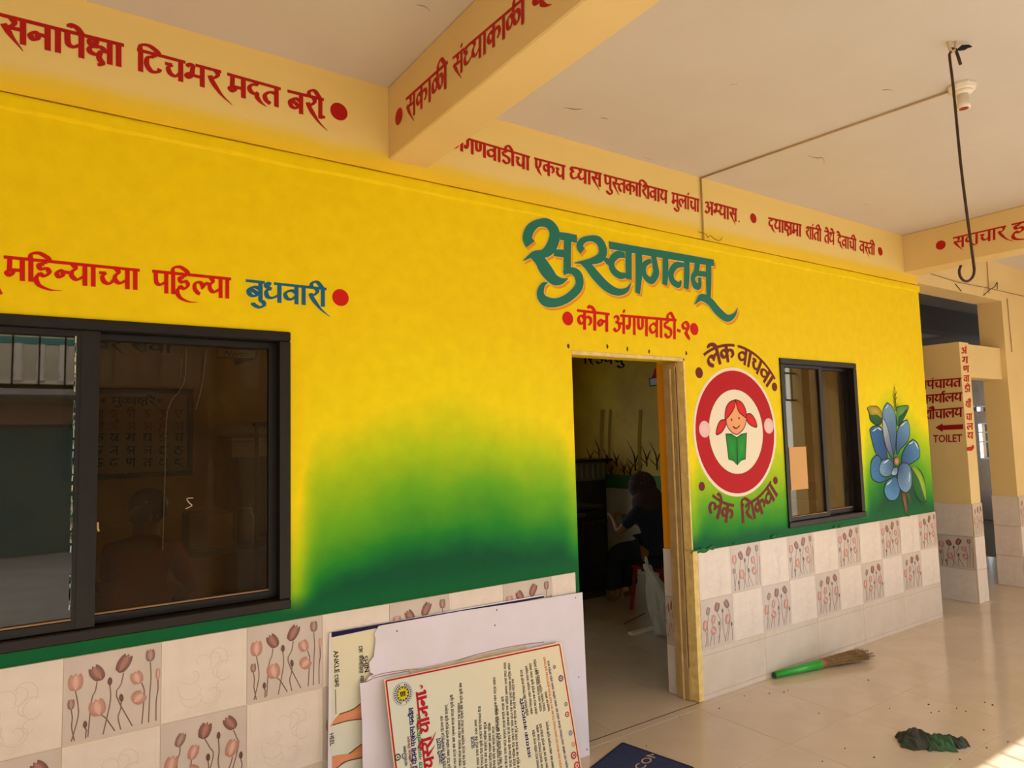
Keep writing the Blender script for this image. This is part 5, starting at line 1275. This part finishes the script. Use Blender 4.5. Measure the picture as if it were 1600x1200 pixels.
    if hair_cover is None:
        mb = MB(); mb.blob(H-F_*.022+Vector((0,0,.035)), .108,.108,.108, 18, 12); mb.blob(H-F_*.115-Vector((0,0,.01)), .06,.06,.06, 14, 8); mb.build('hair', hairm, t, smooth=True)
    else:
        mb = MB(); mb.blob(H-F_*.035+Vector((0,0,.025)), .135,.135,.140, 22, 14, jitter=.012)
        mb.blob(H-F_*.10-Vector((0,0,.13)), .16,.16,.16, 22, 12, jitter=.02); mb.build('headscarf', hair_cover, t, smooth=True)
        mb = MB(); rd = random.Random(2)
        for k in range(46):
            a_, p_ = rd.uniform(0, 6.28), rd.uniform(.2, 2.0); n_ = Vector((math.sin(p_)*math.cos(a_), math.sin(p_)*math.sin(a_), math.cos(p_)))
            q0 = H-F_*.035+Vector((0,0,.025))+n_*.138
            mb.tube([q0-Vector((.0,0,.007)), q0+Vector((.003,0,.007))], .002, 4)
        mb.build('scarf_print', mat('scarf_mark', (120,90,90), .8), t)
    return t
def stool(base, seat, m, label, group=None):
    t = thing('plastic_chair', label, 'chair', base); B = Vector(base)
    MB().box(B.x-.2, B.x+.2, B.y-.2, B.y+.2, seat-.03, seat, bev=.01).build('seat', m, t)
    for a_, b_ in ((-1,-1),(1,-1),(-1,1),(1,1)):
        MB().tube([B+Vector((a_*.17,b_*.17,seat-.02)), B+Vector((a_*.21,b_*.21,0))], [.022,.016], 8).build('leg', m, t)
    return t
redp = mat('red_plastic', (150,24,24), .4)
c1 = Vector((4.93,1.72,0)); stool(c1, .42, redp, 'red plastic stool under the woman in the dark headscarf')
seated(c1, math.radians(98), .42, 'person in dark patterned headscarf and navy dress, seated inside the doorway', mat('navy_cloth', (26,30,48), .9), mat('navy_skirt', (22,24,36), .9), mat('dark_scarf', (58,36,34), .9, bump=(40,.4,.004)), lean=.16, arms='desk')
c2 = Vector((.50,1.45,0)); stool(c2, .56, grey_steel, 'grey metal stool under the woman in the orange blouse')
seated(c2, math.radians(60), .56, 'person in orange blouse and patterned trousers, hair in a bun, seated behind the left window', mat('orange_blouse', (176,92,50), .9), mat('patterned_skirt', (110,86,76), .9, noise=(22,(70,44,44),1)), None, lean=.10)
# white sack hanging by the stool and the strip beside it
t = thing('plastic_bag', 'crumpled white plastic bag slumped beside the red stool', 'bag', (4.35, 1.10, 0))
mb = MB(); rd = random.Random(4); n = 22; prof = []
pts = [(1011,884),(1019,890),(1030,920),(1038,960),(1045,990)]
vs = []
rows = [(0.0,.09),(.03,.12),(.10,.13),(.2,.125),(.3,.11),(.4,.085),(.48,.055),(.54,.03),(.575,.035),(.60,.03)]
for z, r in rows:
    for k in range(n):
        a_ = 2*PI*k/n; q = r*(1+.16*math.sin(5*a_+z*9)+rd.uniform(-.10,.10))
        vs.append((4.37-.24*(z/.6)**1.3+.0+q*math.cos(a_), 1.12+.0*z+q*.8*math.sin(a_), max(z+rd.uniform(-.01,.01), 0.001)))
mb.add(vs, [(j*n+k, j*n+(k+1)%n, (j+1)*n+(k+1)%n, (j+1)*n+k) for j in range(len(rows)-1) for k in range(n)])
mb.add([(4.37,1.12,.001)]+vs[:n], [(0,1+(k+1)%n,1+k) for k in range(n)])
mb.build('sack', mat('white_sack', (206,200,190), .5, bump=(26,.8,.01)), t, smooth=False)
MB().tube(catmull([(4.14,1.12,.60),(4.10,1.10,.64),(4.13,1.12,.66),(4.16,1.13,.61)], 4), .006, 6).build('handle', white_pl, t)
a_, b_ = Fz(986,993), Fz(1012,988)
tag(MB().box(a_.x, a_.x+.34, a_.y-.02, a_.y+.035, 0, .022, bev=.003).build('white_strip', white_pl, loc=(a_.x, a_.y, 0)), 'short white plastic strip on the classroom floor', 'strip')
t0 = tag(MB().tube(catmull([tuple(Fz(*p, .004)) for p in ((975,975),(988,968),(1000,962),(1008,958))], 3), .0035, 6).build('twig', mat('twig', (90,50,40), .9), loc=Fz(990,967)), 'thin dark twig on the classroom floor', 'twig')
